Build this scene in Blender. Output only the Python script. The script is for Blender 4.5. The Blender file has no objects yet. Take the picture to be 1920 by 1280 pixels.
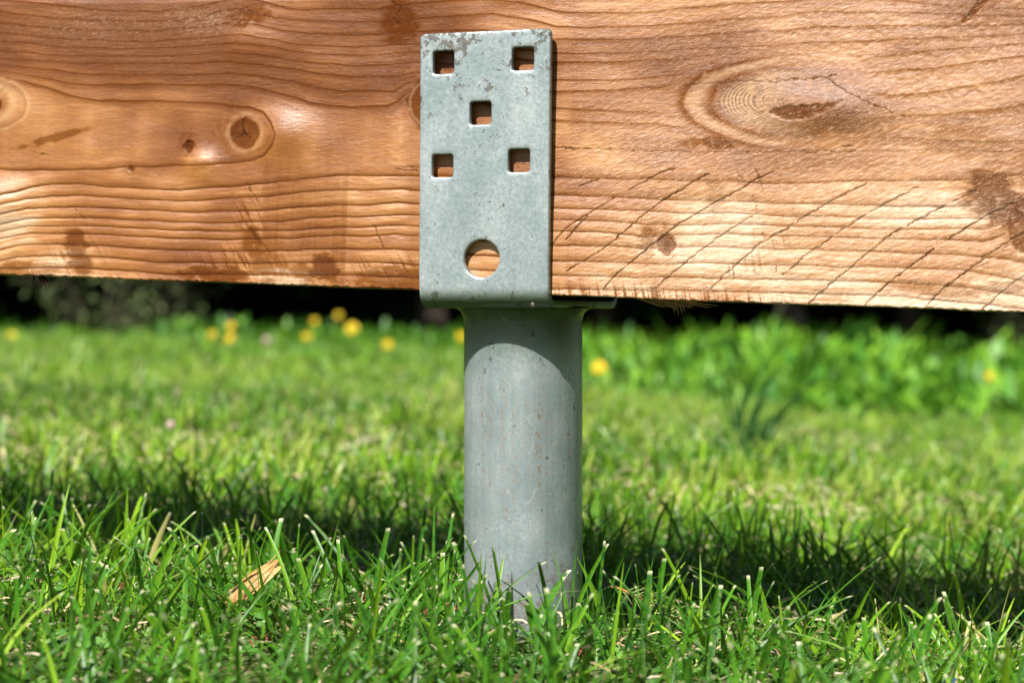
import bpy, bmesh, math, random
import numpy as np
from mathutils import Vector, Matrix, Euler
from mathutils.geometry import delaunay_2d_cdt

scene = bpy.context.scene
R = math.radians

# ------------------------------------------------------------------ camera
cam_data = bpy.data.cameras.new('camera')
cam = bpy.data.objects.new('camera', cam_data)
scene.collection.objects.link(cam)
cam.location = (-0.0072, -1.369, 0.197)
cam.rotation_euler = (R(90 - 0.788), 0, 0)
cam_data.sensor_width = 36
cam_data.lens = 75
cam_data.clip_start = 0.05
cam_data.clip_end = 900
cam_data.dof.use_dof = True
cam_data.dof.focus_distance = 1.305
cam_data.dof.aperture_fstop = 7.6
scene.camera = cam

# ------------------------------------------------------------------ sky, sun, exposure
SUN_EL, SUN_AZ = R(45.5), R(27.0)          # the sun stands behind the camera, to its left
sun_dir = Vector((-math.sin(SUN_AZ) * math.cos(SUN_EL), -math.cos(SUN_AZ) * math.cos(SUN_EL), math.sin(SUN_EL)))
world = bpy.data.worlds.new('World')
scene.world = world
world.use_nodes = True
wn = world.node_tree.nodes
sky_node = wn.new('ShaderNodeTexSky')
sky_node.sky_type = 'NISHITA'
sky_node.sun_disc = False
sky_node.sun_elevation = SUN_EL
sky_node.sun_rotation = math.atan2(sun_dir.x, sun_dir.y)
wn['Background'].inputs['Strength'].default_value = 0.05
world.node_tree.links.new(sky_node.outputs[0], wn['Background'].inputs['Color'])
sun_data = bpy.data.lights.new('sun', 'SUN')
sun_data.energy = 5.0
sun_data.angle = R(0.5)
sun_data.color = (1.0, 0.955, 0.89)
sun = bpy.data.objects.new('sun', sun_data)
sun.rotation_euler = sun_dir.to_track_quat('Z', 'Y').to_euler()
sun.location = sun_dir * 20
scene.collection.objects.link(sun)
scene.view_settings.view_transform = 'Standard'
scene.view_settings.look = 'None'
scene.view_settings.exposure = 0.95
scene.view_settings.gamma = 1.0
scene.cycles.use_denoising = True
scene.cycles.max_bounces = 8
scene.cycles.transparent_max_bounces = 8

# ------------------------------------------------------------------ helpers
rng = np.random.default_rng(7)
random.seed(7)
C = scene.collection


def mesh_np(name, verts, faces, attrs=None, smooth=True):
    """verts (n,3) float, faces (m,k) int, attrs {name: (n,) floats}"""
    verts = np.ascontiguousarray(verts, dtype=np.float32)
    me = bpy.data.meshes.new(name)
    groups = faces if isinstance(faces, list) else [faces]
    groups = [np.ascontiguousarray(g, dtype=np.int32) for g in groups if len(g)]
    nl = sum(g.size for g in groups)
    nf = sum(len(g) for g in groups)
    me.vertices.add(len(verts))
    me.vertices.foreach_set('co', verts.ravel())
    me.loops.add(nl)
    me.polygons.add(nf)
    me.loops.foreach_set('vertex_index', np.concatenate([g.ravel() for g in groups]))
    tot = np.concatenate([np.full(len(g), g.shape[1], dtype=np.int32) for g in groups])
    start = np.concatenate([[0], np.cumsum(tot)[:-1]]).astype(np.int32)
    me.polygons.foreach_set('loop_start', start)
    me.polygons.foreach_set('loop_total', tot)
    me.polygons.foreach_set('use_smooth', np.full(nf, smooth))
    for k, v in (attrs or {}).items():
        a = me.attributes.new(k, 'FLOAT', 'POINT')
        a.data.foreach_set('value', np.ascontiguousarray(v, dtype=np.float32))
    me.update(calc_edges=True)
    me.validate()
    return me


def link(name, me, mat=None, parent=None, loc=None, rot=None):
    o = bpy.data.objects.new(name, me)
    C.objects.link(o)
    if mat is not None and len(me.materials) == 0:
        me.materials.append(mat)
    if parent is not None:
        o.parent = parent
    if loc is not None:
        o.location = loc
    if rot is not None:
        o.rotation_euler = rot
    return o


def empty(name, loc=(0, 0, 0), rot=(0, 0, 0)):
    o = bpy.data.objects.new(name, None)
    o.empty_display_size = 0.02
    C.objects.link(o)
    o.location = loc
    o.rotation_euler = rot
    return o


def tag(o, label, cat, group=None, kind=None):
    o['label'] = label
    o['category'] = cat
    if group:
        o['group'] = group
    if kind:
        o['kind'] = kind
    return o


_perm = np.random.default_rng(3).permutation(4096)


def vnoise(x, y, seed=0):
    """smooth value noise, 0..1"""
    x = np.asarray(x, float); y = np.asarray(y, float)
    xi = np.floor(x).astype(np.int64); yi = np.floor(y).astype(np.int64)
    fx = x - xi; fy = y - yi
    fx = fx * fx * (3 - 2 * fx); fy = fy * fy * (3 - 2 * fy)

    def h(a, b):
        return _perm[(_perm[(a + seed * 131) & 4095] + b) & 4095] / 4095.0
    return (h(xi, yi) * (1 - fx) + h(xi + 1, yi) * fx) * (1 - fy) + (h(xi, yi + 1) * (1 - fx) + h(xi + 1, yi + 1) * fx) * fy


def fbm(x, y, seed=0, octv=4):
    s = 0; a = 0.5
    for i in range(octv):
        s = s + a * vnoise(x * 2 ** i, y * 2 ** i, seed + i * 7)
        a *= 0.5
    return s / (1 - 0.5 ** octv)


def sstep(a, b, x):
    t = np.clip((x - a) / (b - a), 0, 1)
    return t * t * (3 - 2 * t)


class NT:
    """small node-graph writer"""
    def __init__(self, name):
        self.mat = bpy.data.materials.new(name)
        self.mat.use_nodes = True
        self.n = self.mat.node_tree.nodes
        self.l = self.mat.node_tree.links
        self.bsdf = self.n['Principled BSDF']
        self.out = self.n['Material Output']

    def put(self, sock, v):
        if isinstance(v, bpy.types.NodeSocket):
            self.l.new(v, sock)
        elif isinstance(v, (tuple, list)):
            v = tuple(v)
            if len(v) == 3 and sock.type == 'RGBA':
                v = v + (1,)
            sock.default_value = v
        else:
            sock.default_value = v

    def math(self, op, a, b=None, c=None, clamp=False):
        m = self.n.new('ShaderNodeMath'); m.operation = op; m.use_clamp = clamp
        self.put(m.inputs[0], a)
        if b is not None: self.put(m.inputs[1], b)
        if c is not None: self.put(m.inputs[2], c)
        return m.outputs[0]

    def attr(self, name, out='Fac'):
        a = self.n.new('ShaderNodeAttribute'); a.attribute_name = name
        return a.outputs[out]

    def coord(self, which='Object'):
        return self.n.new('ShaderNodeTexCoord').outputs[which]

    def mapping(self, vec, scale=(1, 1, 1), rot=(0, 0, 0), loc=(0, 0, 0)):
        m = self.n.new('ShaderNodeMapping')
        self.l.new(vec, m.inputs[0])
        m.inputs['Scale'].default_value = scale
        m.inputs['Rotation'].default_value = rot
        m.inputs['Location'].default_value = loc
        return m.outputs[0]

    def combine(self, x, y, z=0.0):
        m = self.n.new('ShaderNodeCombineXYZ')
        for i, v in enumerate((x, y, z)): self.put(m.inputs[i], v)
        return m.outputs[0]

    def sep(self, v):
        m = self.n.new('ShaderNodeSeparateXYZ'); self.l.new(v, m.inputs[0])
        return m.outputs

    def noise(self, vec, scale=5, detail=4, rough=0.55, dist=0.0):
        m = self.n.new('ShaderNodeTexNoise')
        if vec is not None: self.l.new(vec, m.inputs['Vector'])
        m.inputs['Scale'].default_value = scale
        m.inputs['Detail'].default_value = detail
        m.inputs['Roughness'].default_value = rough
        m.inputs['Distortion'].default_value = dist
        return m.outputs['Fac']

    def voronoi(self, vec, scale=5, feature='F1', out='Distance'):
        m = self.n.new('ShaderNodeTexVoronoi'); m.feature = feature
        self.l.new(vec, m.inputs['Vector']); m.inputs['Scale'].default_value = scale
        return m.outputs[out]

    def ramp(self, fac, stops, interp='LINEAR'):
        m = self.n.new('ShaderNodeValToRGB'); self.put(m.inputs[0], fac)
        cr = m.color_ramp; cr.interpolation = interp
        while len(cr.elements) < len(stops): cr.elements.new(0.5)
        for e, (p, c) in zip(cr.elements, stops):
            e.position = p
            e.color = tuple(c) + (1,) if isinstance(c, (tuple, list)) else (c, c, c, 1)
        return m.outputs[0]

    def range(self, v, a, b, c=0.0, d=1.0, smooth=False):
        m = self.n.new('ShaderNodeMapRange'); m.interpolation_type = 'SMOOTHSTEP' if smooth else 'LINEAR'
        self.put(m.inputs[0], v)
        for i, q in enumerate((a, b, c, d)): self.put(m.inputs[i + 1], q)
        return m.outputs[0]

    def mix(self, fac, a, b, mode='MIX'):
        m = self.n.new('ShaderNodeMix'); m.data_type = 'RGBA'; m.blend_type = mode
        self.put(m.inputs[0], fac); self.put(m.inputs[6], a); self.put(m.inputs[7], b)
        return m.outputs[2]

    def bump(self, height, strength=0.5, dist=0.001, normal=None):
        m = self.n.new('ShaderNodeBump'); self.put(m.inputs['Height'], height)
        m.inputs['Strength'].default_value = strength; m.inputs['Distance'].default_value = dist
        if normal is not None: self.l.new(normal, m.inputs['Normal'])
        return m.outputs[0]

    def set(self, **kw):
        for k, v in kw.items():
            self.put(self.bsdf.inputs[k.replace('_', ' ')], v)
        return self.mat


# ------------------------------------------------------------------ the ground
t = NT('lawn_soil')
co = t.coord()
g1 = t.noise(co, 26, 5, 0.65); g2 = t.noise(co, 3.0, 4); g3 = t.noise(co, 190, 3, 0.6)
soil = t.ramp(g1, [(0.32, (0.055, 0.034, 0.014)), (0.5, (0.085, 0.095, 0.020)), (0.68, (0.15, 0.20, 0.035))])
soil = t.mix(t.range(g2, 0.35, 0.7), soil, (0.070, 0.125, 0.020))
soil = t.mix(t.range(g3, 0.56, 0.7), soil, (0.26, 0.19, 0.085))
soil_mat = t.set(Base_Color=soil, Roughness=0.95, Normal=t.bump(t.math('ADD', g1, t.math('MULTIPLY', g3, 0.4)), 0.9, 0.006))
gv = []; xs = np.concatenate([[-300, -60, -20], np.linspace(-8, 8, 65), [20, 60, 300]])
ys = np.concatenate([[-300, -60, -20], np.linspace(-8, 16, 97), [20, 60, 300]])
gx, gy = np.meshgrid(xs, ys, indexing='ij')


def ground_z(x, y):
    d = np.hypot(x, y)
    return (fbm(np.asarray(x) * 1.3 + 11, np.asarray(y) * 1.3 + 5, 40, 3) - 0.5) * 0.05 * sstep(0.5, 2.5, d) - np.where(np.asarray(x) > 0, 0.155, 0.088) * np.tanh(np.asarray(x) / 2.0) - 0.008


gz = ground_z(gx, gy)
idx = np.arange(gx.size).reshape(gx.shape)
gf = np.stack([idx[:-1, :-1], idx[1:, :-1], idx[1:, 1:], idx[:-1, 1:]], -1).reshape(-1, 4)
ground = link('ground', mesh_np('ground', np.stack([gx, gy, gz], -1).reshape(-1, 3), gf), soil_mat)
ground['kind'] = 'structure'

# ------------------------------------------------------------------ the timber beam
TH = R(19.3); TAU = R(2.16)
BN = Vector((-math.sin(TH), -math.cos(TH), 0))           # the beam's and bracket's outward normal
BB = Vector((math.cos(TH), -math.sin(TH), 0))            # along the bracket
beam_origin = Vector((-0.02254, -0.05684, 0.20904))      # lower front arris, above the post
BU = Vector((BB.x * math.cos(TAU), BB.y * math.cos(TAU), -math.sin(TAU)))
BV = Vector((BB.x * math.sin(TAU), BB.y * math.sin(TAU), math.cos(TAU)))
BEAM_H, BEAM_T = 0.1845, 0.137

# growth rings of the front face in tenths of a millimetre (along, up from the lower arris)
RINGS = [
 (11, [[-3532,1936],[-2328,1858],[-1944,1888],[-1565,1883],[-1340,1847],[-826,1841],[-469,1870],[300,1835],[674,1805],[1235,1830],[1812,1854],[3156,1801]]),
 (10, [[-3529,1851],[-3116,1800],[-2841,1766],[-2591,1750],[-2344,1745],[-2101,1777],[-1941,1799],[-1789,1821],[-1588,1806],[-1422,1760],[-1266,1749],[-1071,1753],[-801,1748],[-537,1782],[-114,1800],[147,1778],[303,1744],[427,1717],[671,1708],[1029,1721],[1261,1741],[1494,1758],[1815,1773],[2190,1788],[2499,1760],[2682,1740],[2863,1723],[3160,1717]]),
 (9, [[-3526,1755],[-3182,1720],[-3007,1701],[-2755,1689],[-2424,1683],[-2260,1692],[-2094,1698],[-1938,1731],[-1779,1757],[-1578,1717],[-1491,1700],[-1263,1678],[-951,1669],[-687,1670],[-462,1688],[-41,1708],[307,1657],[389,1630],[633,1625],[874,1633],[1190,1644],[1497,1667],[1819,1686],[1869,1698],[2057,1703],[2428,1697],[2753,1688],[3161,1672]]),
 (8, [[-3524,1684],[-3179,1650],[-3005,1635],[-2753,1626],[-2421,1617],[-2173,1636],[-2054,1643],[-1935,1656],[-1814,1665],[-1617,1653],[-1454,1618],[-1260,1597],[-1025,1589],[-759,1591],[-530,1606],[-107,1611],[375,1556],[596,1549],[877,1557],[1193,1565],[1500,1589],[1822,1605],[1985,1620],[2284,1621],[2756,1618],[3163,1627]]),
 (7, [[-3521,1620],[-3177,1583],[-2918,1564],[-2667,1556],[-2419,1548],[-2256,1565],[-1933,1580],[-1732,1593],[-1572,1565],[-1373,1534],[-1139,1516],[-945,1505],[-757,1515],[-527,1530],[-103,1519],[378,1472],[518,1462],[800,1471],[1117,1486],[1426,1498],[1733,1512],[1825,1521],[1951,1533],[2213,1535],[2508,1543],[2867,1557],[3166,1570]]),
 (6, [[-3519,1560],[-3261,1541],[-3090,1519],[-2832,1508],[-2500,1503],[-2293,1517],[-1931,1529],[-1771,1539],[-1612,1528],[-1412,1493],[-1215,1469],[-983,1455],[-791,1458],[-640,1468],[-526,1481],[-101,1460],[381,1414],[722,1417],[961,1432],[1198,1435],[1347,1451],[1572,1469],[1765,1450],[2029,1456],[2216,1446],[2438,1452],[2725,1485],[3168,1516]]),
 (5, [[-3517,1496],[-3259,1477],[-3088,1463],[-2831,1455],[-2581,1455],[-2252,1461],[-1929,1471],[-1769,1477],[-1610,1463],[-1410,1432],[-1213,1412],[-941,1392],[-712,1395],[-523,1421],[-98,1385],[385,1304],[726,1305],[926,1315],[1156,1343],[1349,1407],[1574,1438],[1829,1422],[2033,1357],[2183,1354],[2441,1366],[2660,1378],[2873,1408],[3171,1450]]),
 (4, [[-3515,1442],[-3343,1432],[-3180,1428],[-2913,1410],[-2662,1406],[-2414,1413],[-1927,1420],[-1805,1423],[-1608,1402],[-1367,1375],[-1173,1345],[-938,1325],[-674,1329],[-521,1355],[-96,1319],[388,1233],[729,1247],[1060,1273],[1351,1344],[1640,1375],[1895,1356],[2086,1282],[2447,1222],[2666,1244],[2878,1278],[3023,1300],[3175,1336]]),
 (3, [[-3514,1400],[-3255,1379],[-3084,1364],[-2963,1347],[-2826,1337],[-2659,1330],[-2411,1337],[-1924,1341],[-1802,1348],[-1643,1338],[-1443,1307],[-1207,1261],[-1012,1238],[-671,1239],[-593,1282],[-519,1306],[-93,1261],[391,1133],[934,1114],[1587,1102],[2218,1085],[2586,1110],[2797,1123],[3065,1155],[3182,1174]]),
 (2, [[-3513,1357],[-3340,1340],[-3168,1312],[-2993,1280],[-2741,1270],[-2409,1275],[-1922,1276],[-1720,1273],[-1561,1250],[-1402,1209],[-1244,1163],[-1049,1144],[-931,1135],[-703,1146],[-650,1169],[-591,1219],[-517,1259],[-90,1172],[394,1058],[1069,1045],[1847,958],[2377,982],[2833,969],[3190,967]]),
 (0, [[-3500,977],[-1457,955],[-505,932],[400,903],[823,889],[1141,880],[1850,889],[2533,901],[3193,907]]),
 (-2, [[-3484,522],[-3354,549],[-3228,587],[-3099,607],[-2885,611],[-2717,600],[-2468,591],[-2303,587],[-2136,583],[-1975,600],[-1898,605],[-1776,607],[-1618,627],[-1498,646],[-1341,662],[-1186,682],[-1032,698],[-803,698],[-497,704],[401,709],[668,710],[989,712],[1302,702],[1535,703],[1858,699],[2096,713],[2393,727],[2686,729],[2962,746],[3198,780]]),
 (-3, [[-3482,458],[-3266,508],[-3096,529],[-2883,534],[-2631,532],[-2383,519],[-2133,514],[-1895,526],[-1656,548],[-1457,565],[-1261,589],[-1106,603],[-875,607],[-648,618],[-493,614],[405,602],[713,602],[994,594],[1152,591],[1384,583],[1862,584],[2101,580],[2399,580],[2762,581],[2977,592],[3204,633]]),
 (-4, [[-3480,394],[-3264,441],[-3094,455],[-2880,457],[-2629,458],[-2381,453],[-2050,443],[-1893,450],[-1653,459],[-1413,481],[-1257,495],[-1025,510],[-796,515],[-605,532],[-490,528],[408,524],[756,525],[996,524],[1234,511],[1542,517],[1865,512],[2179,510],[2622,511],[2980,520],[3090,537],[3206,582]]),
 (-5, [[-3478,330],[-3262,374],[-3051,386],[-2794,388],[-2461,386],[-2214,381],[-1890,378],[-1609,392],[-1410,400],[-1218,428],[-946,438],[-753,446],[-602,456],[-488,458],[410,456],[759,455],[1000,441],[1197,443],[1545,451],[1867,456],[2182,448],[2552,451],[2983,462],[3062,485],[3208,540]]),
 (-6, [[-3476,283],[-3260,321],[-3049,333],[-2792,336],[-2459,333],[-2212,326],[-1888,330],[-1569,335],[-1408,342],[-1252,353],[-1057,365],[-867,373],[-675,388],[-560,394],[-485,389],[413,382],[681,389],[922,372],[1016,368],[1121,374],[1200,383],[1547,395],[1870,397],[2184,393],[2554,393],[2985,395],[3056,415],[3210,492]]),
 (-7, [[-3475,237],[-3218,276],[-3047,280],[-2790,283],[-2457,278],[-2210,274],[-1886,276],[-1568,284],[-1406,292],[-1213,307],[-1018,319],[-825,317],[-637,335],[-483,333],[416,294],[765,304],[965,297],[1242,311],[1550,316],[1873,316],[2187,318],[2557,310],[2917,309],[3097,296],[3219,275]]),
 (-8, [[-3472,162],[-3301,196],[-3045,210],[-2871,207],[-2704,208],[-2454,201],[-2208,198],[-1884,200],[-1482,208],[-1248,225],[-786,238],[-634,245],[-480,243],[420,200],[768,208],[1088,204],[1399,217],[1876,222],[2191,222],[2561,225],[2921,224],[3101,193],[3223,173]]),
 (-9, [[-3469,88],[-3339,113],[-3212,127],[-3042,132],[-2785,136],[-2534,129],[-2287,116],[-1881,121],[-1562,127],[-1323,141],[-935,153],[-707,160],[-476,154],[423,113],[772,121],[1091,125],[1402,129],[1880,138],[2194,142],[2564,136],[2852,133],[3069,107],[3226,89]]),
 (-10, [[-3468,34],[-3165,54],[-2782,59],[-2449,52],[-2202,39],[-1878,46],[-1559,53],[-1320,64],[-933,76],[-473,74],[426,32],[855,43],[1327,53],[1883,60],[2197,62],[2567,59],[2928,42],[3143,22],[3229,16]]),
 (-11, [[-3464,-62],[-470,-5],[429,-43],[1886,-24],[3233,-62]]),
]
KERFS = [[[507,148],[732,284],[894,426],[1006,525],[1151,623],[1374,754]],[[741,52],[838,152],[1095,367],[1191,443],[1414,581],[1666,727],[1760,769]],[[1048,47],[1312,278],[1485,409],[1642,507]],[[1401,68],[1526,189],[1681,335],[1867,450],[1975,524],[2113,611],[2311,714]],[[1841,168],[1969,281],[2121,400],[2263,500],[2393,580],[2513,650],[2603,697]],[[1996,8],[2162,156],[2402,371],[2521,457],[2625,514],[2758,591],[2935,688]],[[2324,1],[2457,141],[2561,222],[2708,342]],[[2781,396],[2899,475],[3001,538],[3146,617]],[[2667,2],[2777,122],[2909,226],[3010,305]],[[2986,305],[3096,374],[3212,450]],[[3001,8],[3107,118],[3221,212]],[[493,335],[639,500],[787,594]],[[566,660],[682,704]],[[885,650],[1064,749],[1161,782]],[[415,317],[491,406],[656,517]]]
CRACKS = [([[400,900],[557,889],[641,890]],7),([[641,890],[823,886],[1141,880],[1850,886],[2533,901],[3193,904]],2),([[2044,1326],[2181,1239],[2292,1184],[2433,1124],[2525,1100]],4),([[1771,1297],[1579,1300],[1354,1284],[1191,1274]],3),([[1754,1307],[1959,1313],[2038,1323],[2115,1338]],4),([[2162,930],[2225,919]],7),([[-3261,824],[-3126,801]],4),([[-1704,1045],[-1698,970]],8),([[-1683,970],[-1753,932]],6),([[-1698,970],[-1651,940]],8),([[-1781,949],[-1712,953]],4),([[-2101,914],[-2107,859]],3),([[-2127,880],[-2088,880]],3),([[-1663,640],[-1600,552],[-1552,492]],3),([[-1654,381],[-1603,321],[-1552,264]],5),([[-1631,364],[-1568,291]],3),([[-773,402],[-696,254]],3),([[-749,336],[-688,247]],3),([[-634,744],[-480,744]],4),([[-606,761],[-481,763]],3),([[-2908,449],[-2837,384]],3),([[-1711,181],[-1645,135]],4),([[-1880,111],[-1810,51]],4),([[-706,1806],[-643,1753],[-677,1700]],5),([[-695,1694],[-639,1650]],3),([[1531,231],[1554,134]],5),([[1509,214],[1521,142]],4),([[1493,204],[1501,167]],3),([[1652,419],[1667,373]],4),([[1710,418],[1724,377]],4),([[1794,213],[1805,176]],4),([[1545,772],[1579,716]],3),([[1647,799],[1700,665]],3),([[1637,633],[1673,539]],3),([[3162,578],[3223,522]],6)]
UP1 = [[-3511,1318],[-3346,1297],[-3161,1252],[-2990,1203],[-2737,1166],[-2488,1167],[-2156,1165],[-1918,1156],[-1795,1136],[-1651,1130],[-1556,1104],[-1497,1046],[-1469,996],[-1453,955]]
LO1 = [[-3490,696],[-3062,699],[-2805,707],[-2587,724],[-2390,731],[-2227,744],[-2060,743],[-1903,752],[-1744,765],[-1623,783],[-1545,815],[-1477,887],[-1453,955]]


def line_v(pts, u):
    p = np.array(pts, float) * 1e-4
    return np.interp(u, p[:, 0], p[:, 1])


ucols = np.concatenate([np.linspace(-1.25, -0.42, 14), np.arange(-0.405, 0.365, 0.00060), np.linspace(0.38, 1.25, 14)])
prof = []                                                # (set back from the front face, height, is front)
for d in np.linspace(BEAM_T, 0.0022, 12): prof.append((d, 0.0, 0))
for a in (15, 35, 55, 75): prof.append((0.0012 * (1 - math.sin(R(a))), 0.0012 * (1 - math.cos(R(a))), 1))
for v in np.arange(0.0014, BEAM_H - 0.0045, 0.00060): prof.append((0.0, v, 1))
for a in (10, 28, 46, 64, 82): prof.append((0.0042 * (1 - math.cos(R(a))), BEAM_H - 0.0042 * (1 - math.sin(R(a))), 1))
for d in np.linspace(0.005, BEAM_T, 10): prof.append((d, BEAM_H, 0))
prof = np.array(prof)
pd, pv, pf = prof[:, 0], prof[:, 1], prof[:, 2]
UU, VV = np.meshgrid(ucols, pv, indexing='ij')
DD = np.broadcast_to(pd, UU.shape); FF = np.broadcast_to(pf, UU.shape)
VX = VV - np.where(VV < 0.02, DD, 0) + np.where(VV > 0.16, DD, 0)      # rings run on round the arrises
wig = (fbm(UU * 60, VX * 40, 5, 3) - 0.5) * 0.0016

# ring phase, counted outward from the heart line
u_end = -0.1446
lines = []
for ph, pts in RINGS:
    if ph == 0:
        mid = line_v(pts, ucols)
    else:
        lines.append((abs(ph), ph > 0, line_v(pts, ucols)))
up1 = line_v(UP1, ucols); lo1 = line_v(LO1, ucols)
phase = np.zeros_like(UU)
tops = [l for l in lines if l[1]]; bots = [l for l in lines if not l[1]]
inner = np.where(ucols < u_end, 0.45, 1.0 + 0.4 * sstep(u_end, u_end + 0.06, ucols))
for i in range(len(ucols)):
    if ucols[i] < u_end:
        e = min(0.0075, 0.45 * (up1[i] - lo1[i])); fi = e / 0.0075
        g1 = min(0.0085, 0.8 * max(0.0005, lo1[i] - bots[0][2][i])); g2 = min(0.0085, 0.8 * max(0.0005, tops[-1][2][i] - up1[i]))
        vs = [b[2][i] for b in reversed(bots)] + [bots[0][2][i] + g1, lo1[i] - 0.0005, lo1[i], lo1[i] + e, up1[i] - e, up1[i], up1[i] + 0.0005, tops[-1][2][i] - g2] + [q[2][i] for q in reversed(tops)]
        ps = [b[0] for b in reversed(bots)] + [1.22, 1.04, 0.999, 1 - 0.7 * fi, 1 - 0.7 * fi, 0.999, 1.04, 1.22] + [q[0] for q in reversed(tops)]
    else:
        lo2, up2 = bots[0][2][i], tops[-1][2][i]; e = min(0.0085, 0.45 * (up2 - lo2))
        vs = [b[2][i] for b in reversed(bots)] + [lo2 + e, up2 - e] + [q[2][i] for q in reversed(tops)]
        ps = [b[0] for b in reversed(bots)] + [1.22, 1.22] + [q[0] for q in reversed(tops)]
    vs = np.maximum.accumulate(np.array(vs) + np.arange(len(vs)) * 1e-6)
    col = VX[i] + wig[i]
    ph = np.interp(col, vs, ps)
    ph = np.where(col < vs[0], ps[0] + (vs[0] - col) / 0.008, ph)
    phase[i] = np.where(col > vs[-1], ps[-1] + (col - vs[-1]) / 0.008, ph)


def gauss(u0, v0, su, sv, rot=0.0):
    a, b = UU - u0, VV - v0
    if rot:
        a, b = a * math.cos(rot) + b * math.sin(rot), -a * math.sin(rot) + b * math.cos(rot)
    return np.exp(-(a / su) ** 2 - (b / sv) ** 2)


def ell(u0, v0, su, sv, n=0.0, seed=0):
    r = np.hypot((UU - u0) / su, (VV - v0) / sv)
    if n:
        r = r * (1 + n * (fbm(UU * 220, VV * 220, 60 + seed, 3) - 0.5))
    return r


knot = np.zeros_like(UU); crack = np.zeros_like(UU); stain = np.zeros_like(UU); pale = np.zeros_like(UU); fine = np.zeros_like(UU)
bumpmm = np.zeros_like(UU)
ringamt = np.ones_like(UU)
# the big swirl on the right: the rings bend round an eye, open towards the right
sr = np.hypot((UU - 0.194) / 0.074, (VV - 0.1185) / np.where(VV > 0.1185, 0.0265, 0.0285))
sr = sr * (1 + 0.05 * (fbm(UU * 90, VV * 90, 71, 2) - 0.5))
swm = sstep(1.10, 0.98, sr) * sstep(0.245, 0.205, UU + (VV - 0.118) * 0.9)
left_w = sstep(0.200, 0.150, UU)
ringamt *= 1 - sstep(1.25, 1.02, sr) * sstep(0.25, 0.215, UU)
band = np.maximum(np.exp(-np.where(sr > 1, (sr - 1) / 0.055, (sr - 1) / 0.022) ** 2), 0.9 * np.exp(-np.where(sr > 0.78, (sr - 0.78) / 0.055, (sr - 0.78) / 0.020) ** 2))
stain = np.maximum(stain, 0.75 * band * left_w * (0.75 + 0.4 * fbm(UU * 200, VV * 200, 75, 2)))
pale = np.maximum(pale, swm * 0.55 * left_w * np.maximum(0.55 * np.exp(-((sr - 0.90) / 0.06) ** 2), 1.0 * sstep(0.74, 0.60, sr)))
fine = np.maximum(fine, swm * sstep(0.80, 0.70, sr) * sstep(0.10, 0.22, sr) * (0.5 + 0.5 * np.sin(sr * 170 + 9 * fbm(UU * 90, VV * 90, 72, 2))) ** 2.0 * sstep(0.20, 0.55, fbm(UU * 200, VV * 120, 73, 3)) * 1.5)
fine = np.maximum(fine, 0.85 * swm * np.maximum(np.exp(-((sr - 0.42) / 0.012) ** 2), np.exp(-((sr - 0.31) / 0.012) ** 2)) * left_w)
eye = ell(0.192, 0.1115, 0.0165, 0.0042, 0.7, 1)
eye_m = sstep(1.1, 0.75, np.hypot((UU - 0.190 - (VV - 0.1115) * 1.5) / 0.017, (VV - 0.1115 - 6.0 * (UU - 0.19) ** 2) / 0.0044) * (1 + 0.5 * (fbm(UU * 260, VV * 260, 74, 3) - 0.5)))
stain = np.maximum(stain, eye_m * 0.85); bumpmm -= 0.9 * eye_m
stain = np.maximum(stain, 0.45 * gauss(0.205, 0.1045, 0.018, 0.004, 0.5))

# knots: (u, v, ru, rv, depth of the dark heart, mm of hollow)
for j, (u0, v0, ru, rv, dk, hol) in enumerate([(-0.2087, 0.0875, 0.0035, 0.0036, 0.9, 1.3), (-0.1683, 0.0964, 0.0098, 0.0092, 0.75, 0.7),
                                               (-0.0405, 0.1160, 0.0160, 0.0160, 0.55, 0.2), (-0.3555, 0.1141, 0.0060, 0.0052, 0.8, 0.3),
                                               (-0.2504, 0.0721, 0.0024, 0.0021, 0.55, 0.9), (0.1124, 0.0334, 0.0056, 0.0064, 0.85, 0.9),
                                               (0.3235, 0.0510, 0.0105, 0.0165, 0.75, -0.5)]):
    r = ell(u0, v0, ru, rv, 0.75 if ru < 0.007 else 0.35, j)
    m = sstep(1.12, 0.88, r)
    stain = np.maximum(stain, 0.5 * dk * sstep(2.4, 0.9, ell(u0 - 0.3 * ru, v0 + 0.35 * rv, ru * 1.2, rv * 1.1, 1.0, j + 20)) * sstep(0.3, 0.7, fbm(UU * 260, VV * 260, 240 + j, 3)))
    ringamt *= 1 - sstep(1.35, 1.0, r)
    knot = np.maximum(knot, m * (0.55 + 0.45 * dk))
    stain = np.maximum(stain, 0.8 * dk * sstep(0.9, 0.3, r) * (ru < 0.007))
    fine = np.maximum(fine, m * 0.4 * (0.5 + 0.5 * np.sin(r * 26)) ** 2)
    stain = np.maximum(stain, dk * sstep(1.18, 1.0, r) * sstep(0.82, 1.0, r))      # bark-dark rim
    bumpmm -= 0.8 * hol * sstep(1.1, 0.6, r)
# pale swelling rings round knots
for (u0, v0, ru, rv, w, amp) in [(-0.1683, 0.0964, 0.0128, 0.0120, 0.13, 0.22), (-0.3555, 0.1141, 0.0155, 0.0110, 0.3, 0.4), (-0.3555, 0.1135, 0.0262, 0.0165, 0.09, 0.3), (-0.0405, 0.1160, 0.0150, 0.0150, 0.06, 0.75)]:
    r = ell(u0, v0, ru, rv, 0.1, 9)
    pale = np.maximum(pale, amp * np.exp(-((r - 1) / w) ** 2))
r = ell(-0.3555, 0.1135, 0.0250, 0.0158, 0.06, 9)
stain = np.maximum(stain, 0.42 * np.exp(-((r - 1) / 0.05) ** 2))
left_eye = sstep(1.5, 0.9, r)
ringamt *= 1 - left_eye


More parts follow.
